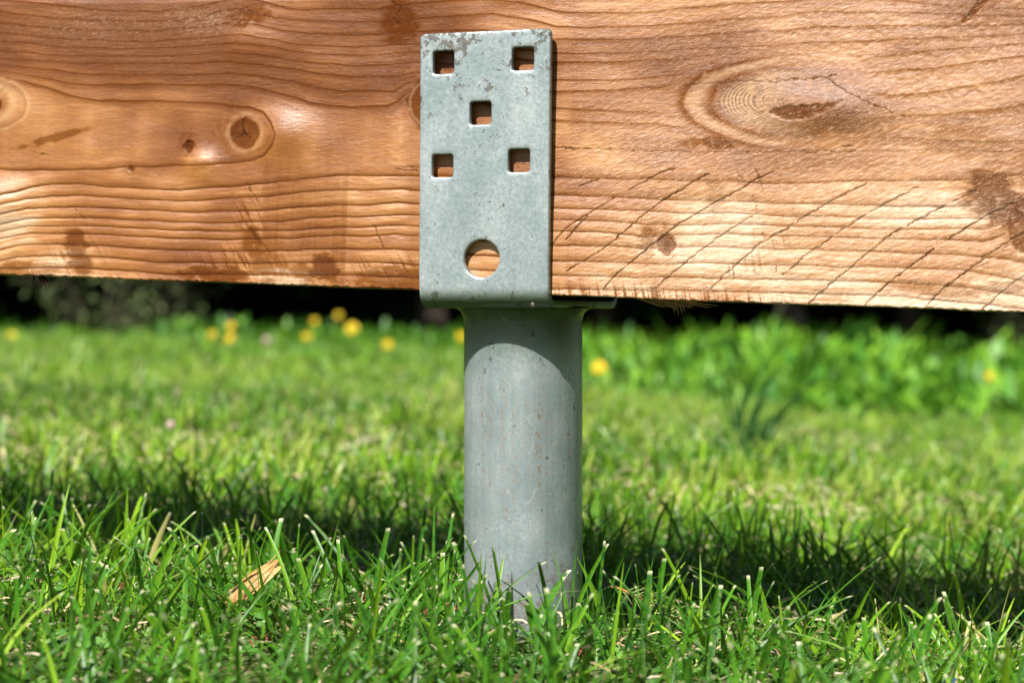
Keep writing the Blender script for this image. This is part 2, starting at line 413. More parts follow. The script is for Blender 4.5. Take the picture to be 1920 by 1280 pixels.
def seg_mask(pts, width, jag=0.0, seed=0):
    out = np.zeros_like(UU)
    p = np.array(pts, float) * 1e-4
    lo, hi = p.min(0) - 0.004, p.max(0) + 0.004
    ci = np.where((ucols >= lo[0]) & (ucols <= hi[0]))[0]
    ri = np.where((pv >= lo[1]) & (pv <= hi[1]) & (pf > 0))[0]
    if not len(ci) or not len(ri): return out
    s = np.ix_(ci, ri)
    a, b = UU[s].copy(), VV[s].copy()
    if jag:
        a = a + (fbm(a * 400, b * 400, seed, 2) - 0.5) * jag; b = b + (fbm(a * 400 + 9, b * 400, seed + 3, 2) - 0.5) * jag
    best = np.full(a.shape, 9.0)
    for (x0, y0), (x1, y1) in zip(p[:-1], p[1:]):
        L2 = (x1 - x0) ** 2 + (y1 - y0) ** 2 + 1e-12
        tt = np.clip(((a - x0) * (x1 - x0) + (b - y0) * (y1 - y0)) / L2, 0, 1)
        best = np.minimum(best, np.hypot(a - x0 - tt * (x1 - x0), b - y0 - tt * (y1 - y0)))
    out[s] = sstep(width * 1.0, width * 0.35, best)
    return out


for j, pts in enumerate(KERFS):
    m = seg_mask(pts, 0.00066, 0.0016, j) * sstep(0.08, 0.36, fbm(UU * 150, VV * 150, 300 + j, 3))
    crack = np.maximum(crack, m * np.clip(0.45 + 1.0 * fbm(UU * 60, VV * 60, 350 + j, 2), 0, 1)); bumpmm -= 0.25 * m
for j, (pts, w) in enumerate(CRACKS):
    m = seg_mask(pts, w * 1e-4 * 0.55 + 0.00030, 0.0022, 40 + j) * sstep(0.02, 0.30, fbm(UU * 260, VV * 260, 420 + j, 2))
    crack = np.maximum(crack, m * min(1.0, 0.45 + w * 0.07)); bumpmm -= 0.12 * m

# stains and brush marks, each with its own outline
patch = sstep(-0.1555, -0.1535, UU + 0.002 * (vnoise(VV * 300, VV * 0, 8) - 0.5)) * sstep(-0.0945, -0.0965, UU) * sstep(0.088, 0.06, VV + 0.012 * (vnoise(UU * 300, UU * 0, 9) - .5))
stain = np.maximum(stain, patch * (0.24 + 0.36 * fbm(UU * 700, VV * 12, 20, 2) * sstep(0.12, 0.0, VV)))
for (u0, v0, su, sv, a, rot) in [(-0.110, 0.011, 0.010, 0.009, 0.75, 0), (-0.125, 0.009, 0.020, 0.005, 0.5, 0), (-0.288, 0.016, 0.009, 0.016, 0.6, 0.3), (-0.157, 0.020, 0.007, 0.020, 0.5, 0.5),
                                 (-0.185, 0.005, 0.024, 0.005, 0.6, 0), (-0.055, 0.005, 0.028, 0.009, 0.55, 0), (-0.310, 0.091, 0.024, 0.0025, 0.5, 0.25), (-0.335, 0.003, 0.03, 0.006, 0.4, 0),
                                 (0.300, 0.068, 0.012, 0.014, 0.75, -0.6), (0.310, 0.058, 0.010, 0.012, 0.8, -0.6), (0.285, 0.098, 0.022, 0.010, 0.25, 0), (0.141, 0.094, 0.010, 0.0035, 0.65, 0),
                                 (0.125, 0.094, 0.008, 0.003, 0.45, 0), (0.100, 0.036, 0.006, 0.006, 0.5, 0.5), (0.142, 0.060, 0.006, 0.012, 0.3, 0.3), (-0.065, 0.166, 0.012, 0.012, 0.5, 0.6),
                                 (-0.17, 0.170, 0.016, 0.006, 0.5, 0.25), (0.296, 0.012, 0.03, 0.004, 0.35, 0.1), (0.26, 0.013, 0.014, 0.003, 0.35, 0)]:
    stain = np.maximum(stain, min(1.0, a * 1.4) * sstep(0.22, 0.70, gauss(u0, v0, su * 1.2, sv * 1.2, rot) * (0.1 + 1.8 * fbm(UU * 150, VV * 330, 23, 4))))
# slanting saw hatch near the lower arris
ha = fbm((UU + VV * 0.62) * 1500, (VV - UU * 0.62) * 60, 30, 2)
hm = np.maximum.reduce([gauss(-0.16, 0.012, 0.045, 0.012), gauss(-0.06, 0.008, 0.035, 0.013), gauss(-0.29, 0.012, 0.02, 0.02), gauss(-0.33, 0.0, 0.05, 0.006), gauss(-0.157, 0.03, 0.012, 0.03, 0.5)])
stain = np.maximum(stain, 0.95 * hm * sstep(0.50, 0.68, ha))
hv = fbm((UU + VV * 0.25) * 1100, VV * 40, 31, 2)
stain = np.maximum(stain, 0.95 * np.maximum.reduce([gauss(0.10, 0.002, 0.075, 0.0060), gauss(0.165, 0.0, 0.03, 0.005), 0.8 * gauss(0.166, 0.022, 0.006, 0.006), 0.7 * gauss(0.18, 0.036, 0.008, 0.004)]) * sstep(0.5, 0.7, hv))
# gouged, torn grain: upper right and a strip near the top left
torn = np.clip(np.maximum.reduce([gauss(0.26, 0.155, 0.09, 0.02), gauss(0.27, 0.125, 0.07, 0.015), 0.9 * gauss(-0.20, 0.168, 0.032, 0.009), 0.45 * gauss(-0.28, 0.165, 0.06, 0.012), 0.5 * gauss(0.13, 0.092, 0.04, 0.008), 0.5 * gauss(0.28, 0.09, 0.04, 0.012)]), 0, 1)
fuzz = np.clip(sstep(0.02, 0.10, UU) * (0.45 + 0.55 * sstep(0.13, 0.08, VV)) + 0.12, 0, 1)

ringamt *= 1 - 0.35 * sstep(0.03, 0.10, UU) * sstep(0.075, 0.10, VV) - 0.25 * sstep(0.03, 0.10, UU) * sstep(0.10, 0.075, VV) - 0.12 * sstep(0.10, 0.13, VV) * sstep(0.05, 0.0, UU)
ringamt *= 0.7 + 0.6 * fbm(UU * 30, VV * 90, 90, 3)
ff = phase - np.floor(phase)
pillow = np.sqrt(np.clip(4 * ff * (1 - ff), 0, 1))
amp = 0.07 + 0.38 * sstep(0.085, 0.045, VV) * (0.95 + 0.05 * sstep(0.05, -0.1, UU)) + 0.06 * sstep(0.12, 0.15, VV) * sstep(0.05, -0.05, UU)
bumpmm += amp * pillow * ringamt
# broad swells round the knots: they catch the sun
for (u0, v0, su, sv, a) in [(-0.143, 0.096, 0.022, 0.014, 3.9), (-0.200, 0.076, 0.012, 0.009, 2.6), (-0.356, 0.048, 0.030, 0.015, 6.4), (-0.185, 0.090, 0.012, 0.010, -0.4), (-0.26, 0.068, 0.006, 0.006, 0.5),
                            (0.035, 0.156, 0.016, 0.012, 1.4), (-0.17, 0.156, 0.02, 0.012, 1.5), (0.208, 0.114, 0.03, 0.014, 4.2), (0.19, 0.086, 0.02, 0.012, 0.7), (0.297, 0.042, 0.012, 0.02, 0.9), (-0.345, 0.114, 0.02, 0.02, 0.5),
                            (0.118, 0.022, 0.012, 0.008, 0.7), (-0.10, 0.055, 0.04, 0.02, 0.3), (0.2, 0.035, 0.05, 0.02, 0.4)]:
    bumpmm += a * gauss(u0, v0, su, sv)
bumpmm += 2.2 * (fbm(UU * 16, VV * 26, 14, 3) - 0.5)
bumpmm += torn * 0.55 * (fbm(UU * 260, VX * 420, 15, 3) - 0.5) * 2 * (0.4 + 0.6 * (ff > 0.6))
bumpmm += fuzz * 0.16 * (fbm((UU * 0.9 + VV * 0.42) * 160, (VV * 0.9 - UU * 0.42) * 1100, 16, 2) - 0.5) * 2
bumpmm += 0.09 * (fbm(UU * 300, VX * 1500, 17, 2) - 0.5) * 2
under = sstep(-0.060, -0.050, UU) * sstep(0.055, 0.046, UU)
bumpmm = bumpmm * (1 - under) + np.minimum(bumpmm, 0.3 + 0.2 * np.tanh(bumpmm - 0.3)) * under
bumpmm = bumpmm * np.where(FF > 0, 1.0, 0.15)
arr = np.exp(-(VV / 0.0016) ** 2) * FF
ragged = (fbm(UU * 420, UU * 0 + 2, 18, 3) - 0.5) * 0.0013 + (fbm(UU * 18, UU * 0 + 5, 19, 2) - 0.5) * 0.0010
vfin = VV + ragged * np.exp(-(VV / 0.003) ** 2)
top_dip = (fbm(UU * 22, UU * 0 + 8, 21, 2) - 0.45) * 0.0022
vfin = vfin - np.abs(top_dip) * sstep(BEAM_H - 0.012, BEAM_H, VV)
off = DD - bumpmm * 1e-3 * sstep(0.03, 0.0, DD) - 0.0006 * arr * fbm(UU * 300, VV * 300, 22, 2)
off = off + 0.0005      # keeps the highest swell behind the bracket plate
ox, oy, oz = beam_origin
bx = ox + UU * BU.x + vfin * BV.x - off * BN.x
by = oy + UU * BU.y + vfin * BV.y - off * BN.y
bz = oz + UU * BU.z + vfin * BV.z - off * BN.z
nu, nv = UU.shape
idx = np.arange(nu * nv).reshape(nu, nv)
bf = np.stack([idx[:-1, :-1], idx[1:, :-1], idx[1:, 1:], idx[:-1, 1:]], -1).reshape(-1, 4)
back = np.stack([idx[:-1, -1], idx[1:, -1], idx[1:, 0], idx[:-1, 0]], -1)
caps = [idx[0, ::-1][None, :][:, ::1], idx[-1, :][None, :]]
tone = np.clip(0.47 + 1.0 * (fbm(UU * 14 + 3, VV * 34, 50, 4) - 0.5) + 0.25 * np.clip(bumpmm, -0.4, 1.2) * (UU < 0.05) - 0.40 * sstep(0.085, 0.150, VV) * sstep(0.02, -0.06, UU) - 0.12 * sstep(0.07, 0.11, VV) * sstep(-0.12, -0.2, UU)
               + 0.26 * sstep(0.04, 0.14, UU) * sstep(0.085, 0.055, VV) + 0.12 * sstep(0.08, 0.05, VV), 0, 1)  # lower right paler: worn fibre plus its sun sheen, put into the colour
beam_me = mesh_np('timber_beam', np.stack([bx, by, bz], -1).reshape(-1, 3), [np.concatenate([bf, back])] + [c for c in caps],
                  {'phase': phase.ravel(), 'knot': knot.ravel(), 'crack': np.clip(crack, 0, 1).ravel(), 'stain': np.clip(stain, 0, 1).ravel(), 'pale': pale.ravel(), 'fine': np.clip(fine, 0, 1).ravel(),
                   'fuzz': np.clip(fuzz + torn, 0, 1).ravel(), 'tone': tone.ravel(), 'ringamt': ringamt.ravel(), 'along': UU.ravel(), 'height': VX.ravel()})

t = NT('oiled_softwood')
ph = t.attr('phase'); au = t.attr('along'); av = t.attr('height')
flow = t.combine(t.math('MULTIPLY', au, 26.0), t.math('MULTIPLY', ph, 3.2), 0.0)
fibre = t.noise(t.combine(t.math('MULTIPLY', au, 70.0), t.math('MULTIPLY', av, 1500.0), 0.0), 1.0, 3, 0.6)
fib2 = t.noise(flow, 1.0, 4, 0.6)
pores = t.noise(t.combine(t.math('MULTIPLY', au, 900.0), t.math('MULTIPLY', av, 2400.0), 0.0), 1.0, 2, 0.6)
slant = t.noise(t.combine(t.math('MULTIPLY', t.math('ADD', au, t.math('MULTIPLY', av, 0.45)), 190.0), t.math('MULTIPLY', t.math('SUBTRACT', av, t.math('MULTIPLY', au, 0.40)), 2100.0), 0.0), 1.0, 3, 0.65)
jit = t.math('MULTIPLY', t.math('SUBTRACT', t.noise(t.combine(t.math('MULTIPLY', au, 420.0), t.math('MULTIPLY', av, 420.0), 0.0), 1.0, 3, 0.7), 0.5), 0.05)
fr = t.math('FRACT', t.math('ADD', ph, jit))
late = t.ramp(fr, [(0.0, 0.55), (0.035, 0.06), (0.25, 0.0), (0.55, 0.08), (0.76, 0.28), (0.88, 0.62), (0.945, 1.0), (1.0, 1.0)])
late = t.math('MULTIPLY', t.math('MULTIPLY', late, t.attr('ringamt')), t.range(fib2, 0.2, 0.75, 0.6, 1.15))
tone_n = t.math('ADD', t.attr('tone'), t.math('MULTIPLY', t.math('SUBTRACT', fib2, 0.5), 0.9))
base = t.ramp(tone_n, [(0.02, (0.100, 0.027, 0.003)), (0.30, (0.190, 0.060, 0.008)), (0.58, (0.320, 0.122, 0.023)), (0.80, (0.470, 0.226, 0.072)), (1.0, (0.700, 0.490, 0.310))])
base = t.mix(t.range(fibre, 0.40, 0.68, 0.0, 0.62), base, (0.17, 0.055, 0.015))
base = t.mix(t.math('MULTIPLY', late, 0.86), base, (0.050, 0.013, 0.004))
base = t.mix(t.math('MULTIPLY', t.attr('pale'), 0.8), base, (0.66, 0.43, 0.22))
kn = t.attr('knot')
base = t.mix(t.math('MULTIPLY', kn, t.range(pores, 0.3, 0.7, 0.65, 1.0)), base, (0.075, 0.019, 0.005))
base = t.mix(t.math('MULTIPLY', t.attr('stain'), t.range(pores, 0.3, 0.7, 0.7, 1.0)), base, (0.055, 0.011, 0.0025))
base = t.mix(t.math('MULTIPLY', t.attr('fine'), 0.85), base, (0.070, 0.022, 0.006))
fz = t.attr('fuzz')
base = t.mix(t.math('MULTIPLY', fz, t.range(slant, 0.55, 0.64, 0.0, 0.8)), base, (0.13, 0.042, 0.014))
base = t.mix(t.math('MULTIPLY', fz, t.range(slant, 0.45, 0.32, 0.0, 0.6)), base, (0.76, 0.56, 0.38))
base = t.mix(t.range(pores, 0.58, 0.70, 0.0, 0.6), base, (0.14, 0.045, 0.014))
spk = t.noise(t.combine(t.math('MULTIPLY', au, 1150.0), t.math('MULTIPLY', av, 1500.0), 0.0), 1.0, 2, 0.7)
base = t.mix(t.math('MULTIPLY', fz, t.range(spk, 0.52, 0.68, 0.0, 0.55)), base, (0.20, 0.075, 0.022))
base = t.mix(t.math('MULTIPLY', fz, t.range(spk, 0.44, 0.32, 0.0, 0.30)), base, (0.66, 0.50, 0.36))
base = t.mix(t.math('MULTIPLY', t.attr('crack'), t.range(pores, 0.3, 0.6, 1.0, 0.8)), base, (0.018, 0.008, 0.004))
h = t.math('ADD', t.math('MULTIPLY', fibre, 0.35), t.math('MULTIPLY', pores, 0.55))
h = t.math('ADD', h, t.math('MULTIPLY', t.math('MULTIPLY', slant, fz), 0.8))
dark = t.math('MAXIMUM', t.math('MAXIMUM', late, t.attr('stain')), t.math('MAXIMUM', t.math('MULTIPLY', kn, 0.8), t.attr('crack')))
gloss = t.math('MULTIPLY', t.range(dark, 0.0, 0.6, 0.80, 0.02), t.range(t.attr('tone'), 0.1, 0.6, 0.45, 1.0))
wood_mat = t.set(Base_Color=base, Roughness=t.math('ADD', t.range(fib2, 0.3, 0.7, 0.26, 0.40), t.math('MULTIPLY', fz, 0.06)), Specular_IOR_Level=gloss, Normal=t.bump(h, 0.75, 0.0004))
t.put(t.bsdf.inputs['Coat Weight'], 0.0)
beam = link('timber_beam', beam_me, wood_mat)
tag(beam, 'oiled softwood beam with knots and dark grain lines, resting in the steel bracket', 'beam')


def strand_mesh(name, strands, nseg=6):
    """thin tapering splinters: strands = [(start, end, sag vector, width, thickness)]"""
    V, Fq = [], []
    for (a, b, sag, w, th) in strands:
        a, b, sag = Vector(a), Vector(b), Vector(sag)
        ax = (b - a).normalized(); sd = ax.cross(Vector((0.3, 1, 0.2))).normalized(); up = ax.cross(sd)
        k0 = len(V)
        for i in range(nseg + 1):
            s = i / nseg
            c = a.lerp(b, s) + sag * (4 * s * (1 - s)) + sd * (w * 0.15 * math.sin(s * 5 + w * 9e4))
            ww = w * (1 - 0.8 * s) * 0.5; tt = th * (1 - 0.7 * s) * 0.5
            for (p, q) in ((-1, -1), (1, -1), (1, 1), (-1, 1)): V.append(c + sd * (ww * p) + up * (tt * q))
        for i in range(nseg):
            for j in range(4): Fq.append((k0 + 4 * i + j, k0 + 4 * i + (j + 1) % 4, k0 + 4 * i + 4 + (j + 1) % 4, k0 + 4 * i + 4 + j))
        Fq.append((k0, k0 + 3, k0 + 2, k0 + 1)); e = k0 + 4 * nseg; Fq.append((e, e + 1, e + 2, e + 3))
    return mesh_np(name, np.array([tuple(v) for v in V]), np.array(Fq))


def bpt(u, v, d=0.0):
    return beam_origin + BU * u + BV * v - BN * d


t = NT('torn_wood_fibre'); nn = t.noise(t.coord(), 400, 3)
fibre_mat = t.set(Base_Color=t.ramp(nn, [(0.3, (0.16, 0.07, 0.03)), (0.7, (0.36, 0.24, 0.10))]), Roughness=0.8)
t = NT('dark_wood_fibre'); fibre_dark = t.set(Base_Color=(0.022, 0.009, 0.004), Roughness=0.9, Specular_IOR_Level=0.05)
sl = []
for (u, du, ln) in [(-0.3235, -0.001, 0.006), (-0.3200, 0.003, 0.008), (-0.3185, 0.006, 0.010), (-0.3165, 0.0055, 0.008)]:
    sl.append((bpt(u, 0.0015, 0.004), bpt(u + du, -ln, 0.004), (0.0006, 0, -0.0004), 0.0016, 0.0008))
splinter = link('splinter', strand_mesh('splinter', sl), fibre_dark, beam)
sl = []
for i in range(16):
    u = 0.088 + 0.028 * random.random()
    sl.append((bpt(u, 0.0006, 0.010 + 0.02 * random.random()), bpt(u + 0.014 + 0.016 * random.random(), -0.0015 - 0.004 * random.random(), 0.012), (0, 0, -0.0008), 0.0016, 0.0009))
for i in range(6):
    u = 0.109 + 0.006 * random.random()
    sl.append((bpt(u, 0.0002, 0.015), bpt(u + 0.004 + 0.004 * random.random(), -0.006 - 0.004 * random.random(), 0.013), (0.001, 0, 0.0003), 0.0013, 0.0007))
link('splinter', strand_mesh('splinter', sl), fibre_mat, beam)

# ------------------------------------------------------------------ the ground screw: tube, weld and U-shaped saddle
post = empty('ground_screw_post', (0, 0, 0))
tag(post, 'galvanised steel ground screw tube with a U-shaped bracket of square holes holding the beam', 'ground screw')
t = NT('galvanised_steel')
co = t.coord(); sx = t.sep(co)
n1 = t.noise(t.mapping(co, scale=(1, 1, 0.55)), 48, 5, 0.55); n2 = t.noise(co, 420, 4, 0.65); n3 = t.noise(co, 1500, 2, 0.6)
col = t.ramp(t.math('ADD', t.math('MULTIPLY', n1, 0.55), t.math('MULTIPLY', n2, 0.45)), [(0.36, (0.232, 0.286, 0.300)), (0.5, (0.308, 0.358, 0.372)), (0.64, (0.415, 0.455, 0.464))])
col = t.mix(t.range(n3, 0.62, 0.75, 0.0, 0.30), col, (0.46, 0.50, 0.50))
col = t.mix(t.range(n3, 0.38, 0.30, 0.0, 0.20), col, (0.20, 0.24, 0.23))
GREEN = t.range(t.noise(co, 38, 4, 0.6), 0.5, 0.66, 0.0, 0.35)
col = t.mix(GREEN, col, (0.19, 0.275, 0.265))
# dirt flecks gathered near the plate's top, on the bend and beside the weld
dirt_n = t.noise(t.mapping(co, loc=(0.3, 0.1, 0.7)), 230, 5, 0.7)
zone_top = t.range(sx[2], 0.300, 0.362, 0.0, 0.13)
zone_bend = t.range(t.math('ABSOLUTE', t.math('SUBTRACT', sx[2], 0.206)), 0.018, 0.0, 0.0, 0.07)
thr = t.math('SUBTRACT', 0.628, t.math('ADD', zone_top, zone_bend))
clump = t.range(t.noise(co, 60, 2), 0.42, 0.62, -0.06, 0.05)
thr = t.math('SUBTRACT', thr, clump)
dirt = t.range(t.math('SUBTRACT', dirt_n, thr), 0.0, 0.05, 0.0, 0.85)
col = t.mix(dirt, col, t.ramp(n2, [(0.38, (0.022, 0.020, 0.016)), (0.6, (0.075, 0.060, 0.044)), (0.75, (0.13, 0.10, 0.07))]))
# green-tinged shade painted into the colour, under the bend and round the tube's head
bend_shade = t.range(sx[2], 0.150, 0.192, 0.0, 0.95, True)
bend_shade = t.math('MULTIPLY', bend_shade, t.range(sx[2], 0.214, 0.203, 0.0, 1.0, True))
bend_shade = t.math('MULTIPLY', bend_shade, t.range(n1, 0.3, 0.6, 0.8, 1.0))
col = t.mix(bend_shade, col, (0.030, 0.050, 0.012))
speck = t.noise(t.mapping(co, loc=(1.3, 0.1, 0.7)), 520, 4, 0.7)
col = t.mix(t.math('MULTIPLY', t.range(sx[2], 0.150, 0.190, 0.0, 1.0), t.range(speck, 0.64, 0.69, 0.0, 0.9)), col, (0.022, 0.022, 0.016))
# reddish runs down the tube
run = t.noise(t.mapping(co, scale=(160, 160, 6)), 1.0, 4, 0.65)
lowz = t.range(sx[2], 0.165, 0.15, 0.0, 1.0)
col = t.mix(t.math('MULTIPLY', t.math('MULTIPLY', lowz, t.range(run, 0.47, 0.64, 0.0, 0.9)), t.range(n2, 0.47, 0.62)), col, (0.23, 0.165, 0.11))
splash = t.noise(co, 120, 5, 0.7)
col = t.mix(t.range(t.math('SUBTRACT', splash, t.range(sx[2], 0.0, 0.075, 0.44, 0.70)), 0.0, 0.06, 0.0, 0.7), col, (0.24, 0.185, 0.15))
# scratches: thin curved bright lines
scr = None
for k, (rot, scl, lo) in enumerate((((0.1, 0.25, 0.0), (13, 13, 46), (0.2, 0.5, 0.1)), ((0.0, -0.45, 0.0), (11, 11, 40), (3.2, 1.5, 2.1)), ((0.3, 0.9, 0.2), (14, 14, 38), (7.7, 4.1, 0.4)), ((0.0, 0.12, 0.0), (40, 40, 8), (1.7, 8.1, 5.4)))):
    s_ = t.noise(t.mapping(co, scale=scl, rot=rot, loc=lo), 1.0, 0.5, 0.5, 0.1)
    ln = t.range(t.math('ABSOLUTE', t.math('SUBTRACT', s_, 0.5)), 0.0030, 0.0008, 0.0, 1.0)
    gate = t.range(t.noise(t.mapping(co, loc=(k + 2.0, 0.3, k * 1.7)), 42, 3, 0.6), 0.54, 0.62)
    ln = t.math('MULTIPLY', ln, gate)
    scr = ln if scr is None else t.math('MAXIMUM', scr, ln)
scr = t.math('MULTIPLY', scr, t.range(sx[2], 0.198, 0.185, 0.12, 1.0))
col = t.mix(t.math('MULTIPLY', scr, 0.22), col, (0.80, 0.82, 0.82))
rough = t.math('ADD', t.range(n2, 0.3, 0.7, 0.30, 0.42), t.math('MULTIPLY', dirt, 0.3))
steel_mat = t.set(Base_Color=col, Metallic=t.math('SUBTRACT', 0.52, t.math('MULTIPLY', t.math('MAXIMUM', dirt, bend_shade), 0.45)), Roughness=rough,
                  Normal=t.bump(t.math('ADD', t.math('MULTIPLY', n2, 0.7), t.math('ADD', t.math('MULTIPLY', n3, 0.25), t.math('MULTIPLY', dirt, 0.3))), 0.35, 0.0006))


def lathe(name, prof, seg=160, wob=0.0):
    a = np.linspace(0, 2 * math.pi, seg, endpoint=False)
    V = []
    for (r, z) in prof:
        rr = r + wob * (fbm(np.cos(a) * 3 + 10, np.sin(a) * 3 + z * 60, 80, 3) - 0.5)
        V.append(np.stack([rr * np.cos(a), rr * np.sin(a), np.full(seg, z)], -1))
    V = np.concatenate(V)
    k = len(prof); i = np.arange(seg); j = (i + 1) % seg
    Fq = np.concatenate([np.stack([q * seg + i, q * seg + j, (q + 1) * seg + j, (q + 1) * seg + i], -1) for q in range(k - 1)])
    return mesh_np(name, V, Fq)


ZB = 0.1995                                              # underside of the saddle
TR = 0.0380
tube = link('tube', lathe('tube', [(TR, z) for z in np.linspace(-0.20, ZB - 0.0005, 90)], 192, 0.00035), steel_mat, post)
FIL = 0.0068
wp = [(TR - 0.0003, ZB - FIL - 0.002)] + [(TR + 0.0003 + FIL * (1 - math.cos(R(a))), ZB - FIL + FIL * math.sin(R(a)) - 0.00005) for a in np.linspace(0, 88, 12)]
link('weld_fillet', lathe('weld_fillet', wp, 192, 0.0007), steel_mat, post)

# added drop under the front bend, there to notch the tube's shadow edge
bm = bmesh.new(); bmesh.ops.create_icosphere(bm, subdivisions=3, radius=1.0)
for v in bm.verts: v.co = Vector((v.co.x * 0.0016, v.co.y * 0.0016, v.co.z * (0.0017 if v.co.z > 0 else 0.0027)))
dme = bpy.data.meshes.new('shadow_notch_drop'); bm.to_mesh(dme); bm.free()
for f in dme.polygons: f.use_smooth = True
link('shadow_notch_drop', dme, steel_mat, post, BN * 0.0612 + BB * 0.0275 + Vector((0, 0, 0.2027)))

# saddle: a flat sheet with holes, bent to a U
PW, PT, RO = 0.0846, 0.0050, 0.0120                      # width, thickness, outer bend radius
HALF, HALF_B, WOFF = 0.0665, 0.0830, -0.0032                                            # outer half depth of the U
LEAN = R(1.65)                                            # the front leg leans out a little
SK = 0.0190                                              # and is cut slightly out of square
Z_TOP = 0.3684
front_len = (Z_TOP - (ZB + RO)) / math.cos(LEAN) - 0.0
arc_f = RO * (math.pi / 2 - LEAN); arc_b = RO * math.pi / 2
base_len = HALF + HALF_B - 2 * RO
back_len = 0.155
S_TOTAL = front_len + arc_f + base_len + arc_b + back_len


def sheet_point(s, w, d):
    """s from the top edge of the front leg, w across, d below the outer surface -> local (along n, along b, z)"""
    if s < front_len:
        ds = front_len - s
        n0 = HALF - RO + RO * math.cos(LEAN) + ds * math.sin(LEAN); z0 = ZB + RO - RO * math.sin(LEAN) + ds * math.cos(LEAN)
        nn_, nz = math.cos(LEAN), -math.sin(LEAN)
        w = w + SK * max(0.0, z0 - 0.222)
    elif s < front_len + arc_f:
        a = LEAN + (s - front_len) / RO
        n0 = HALF - RO + RO * math.cos(a); z0 = ZB + RO - RO * math.sin(a); nn_, nz = math.cos(a), -math.sin(a)
    elif s < front_len + arc_f + base_len:
        n0 = HALF - RO - (s - front_len - arc_f); z0 = ZB; nn_, nz = 0, -1
    elif s < front_len + arc_f + base_len + arc_b:
        a = (s - front_len - arc_f - base_len) / RO
        n0 = -HALF_B + RO - RO * math.sin(a); z0 = ZB + RO - RO * math.cos(a); nn_, nz = -math.sin(a), -math.cos(a)
    else:
        n0 = -HALF_B; z0 = ZB + RO + (s - front_len - arc_f - base_len - arc_b); nn_, nz = -1, 0
    n0 -= nn_ * d; z0 -= nz * d; w += WOFF
    return (BN.x * n0 + BB.x * w, BN.y * n0 + BB.y * w, z0)


def rrect(cs, cw, hs, hw, r, grow, k=7):
    hs, hw, r = hs + grow, hw + grow, max(r + grow, 1e-4)
    out = []
    for (qs, qw, a0) in ((1, 1, 0), (-1, 1, 90), (-1, -1, 180), (1, -1, 270)):
        for i in range(k):
            a = R(a0 + 90 * i / (k - 1))
            out.append((cs + qs * (hs - r) + r * math.cos(a), cw + qw * (hw - r) + r * math.sin(a)))
    return out


def circ(cs, cw, rad, grow, k=48):
    return [(cs + (rad + grow) * math.cos(2 * math.pi * i / k), cw + (rad + grow) * math.sin(2 * math.pi * i / k)) for i in range(k)]


def s_of_z(z):
    return front_len - (z - (ZB + RO - RO * math.sin(LEAN))) / math.cos(LEAN)


ER = 0.0012                                              # worn edge radius
loops_def = [lambda g: rrect(S_TOTAL / 2, 0, S_TOTAL / 2, PW / 2, 0.0035, -g)]
for (w, z) in ((-0.0245, 0.3502), (0.0271, 0.3504), (-0.0006, 0.3185), (-0.0259, 0.2869), (0.0239, 0.2890)):
    ww = w - SK * max(0, z - 0.222)
    loops_def.append(lambda g, ww=ww, z=z: rrect(s_of_z(z), ww, 0.0070, 0.0069, 0.0019, g))
loops_def.append(lambda g: circ(s_of_z(0.2297), -0.0010, 0.01155, g))


def in_poly(pts, poly):
    poly = np.array(poly); x, y = pts[:, 0], pts[:, 1]
    ins = np.zeros(len(pts), bool)
    for (x0, y0), (x1, y1) in zip(poly, np.roll(poly, -1, 0)):
        c = ((y0 > y) != (y1 > y)) & (x < (x1 - x0) * (y - y0) / (y1 - y0 + 1e-15) + x0)
        ins ^= c
    return ins


flat_loops = [f(ER) for f in loops_def]
# outer rectangle needs points along its long sides for the bends
def densify(loop, step):
    out = []
    for p, q in zip(loop, loop[1:] + loop[:1]):
        n = max(1, int(math.hypot(q[0] - p[0], q[1] - p[1]) / step))
        for i in range(n): out.append((p[0] + (q[0] - p[0]) * i / n, p[1] + (q[1] - p[1]) * i / n))
    return out


counts = None
outer_ref = loops_def[0](0.0)
seg_n = [max(1, int(math.hypot(q[0] - p[0], q[1] - p[1]) / 0.0014)) for p, q in zip(outer_ref, outer_ref[1:] + outer_ref[:1])]


def outer_loop(g):
    l = loops_def[0](g); out = []
    for (p, q), n in zip(zip(l, l[1:] + l[:1]), seg_n):
        for i in range(n): out.append((p[0] + (q[0] - p[0]) * i / n, p[1] + (q[1] - p[1]) * i / n))
    return out


def all_loops(g):
    return [outer_loop(g)] + [f(g) for f in loops_def[1:]]


L0 = all_loops(ER)
pts2, edges2 = [], []
for lp in L0:
    k0 = len(pts2); pts2 += lp
    edges2 += [(k0 + i, k0 + (i + 1) % len(lp)) for i in range(len(lp))]
nb = len(pts2)
gs, gw = np.meshgrid(np.arange(0.003, S_TOTAL - 0.002, 0.0021), np.linspace(-PW / 2 + 0.0034, PW / 2 - 0.0034, 38), indexing='ij')
gp = np.stack([gs.ravel(), gw.ravel()], -1)
keep = np.ones(len(gp), bool)
for f in loops_def[1:]: keep &= ~in_poly(gp, f(ER + 0.0008))
pts2 += [tuple(p) for p in gp[keep]]
vv_, ee_, ff_, ov, oe, of = delaunay_2d_cdt([Vector(p) for p in pts2], edges2, [], 0, 1e-7)
vv2 = np.array([tuple(v) for v in vv_]); tri = np.array([f for f in ff_ if len(f) == 3])
cen = vv2[tri].mean(1)
keep = in_poly(cen, L0[0])
for lp in L0[1:]: keep &= ~in_poly(cen, lp)
tri = tri[keep]
back_map = {}
for i, o in enumerate(ov):
    for q in o: back_map[q] = i
V3 = [sheet_point(s, w, 0.0) for s, w in vv2]
nfront = len(V3)
V3 += [sheet_point(s, w, PT) for s, w in vv2]
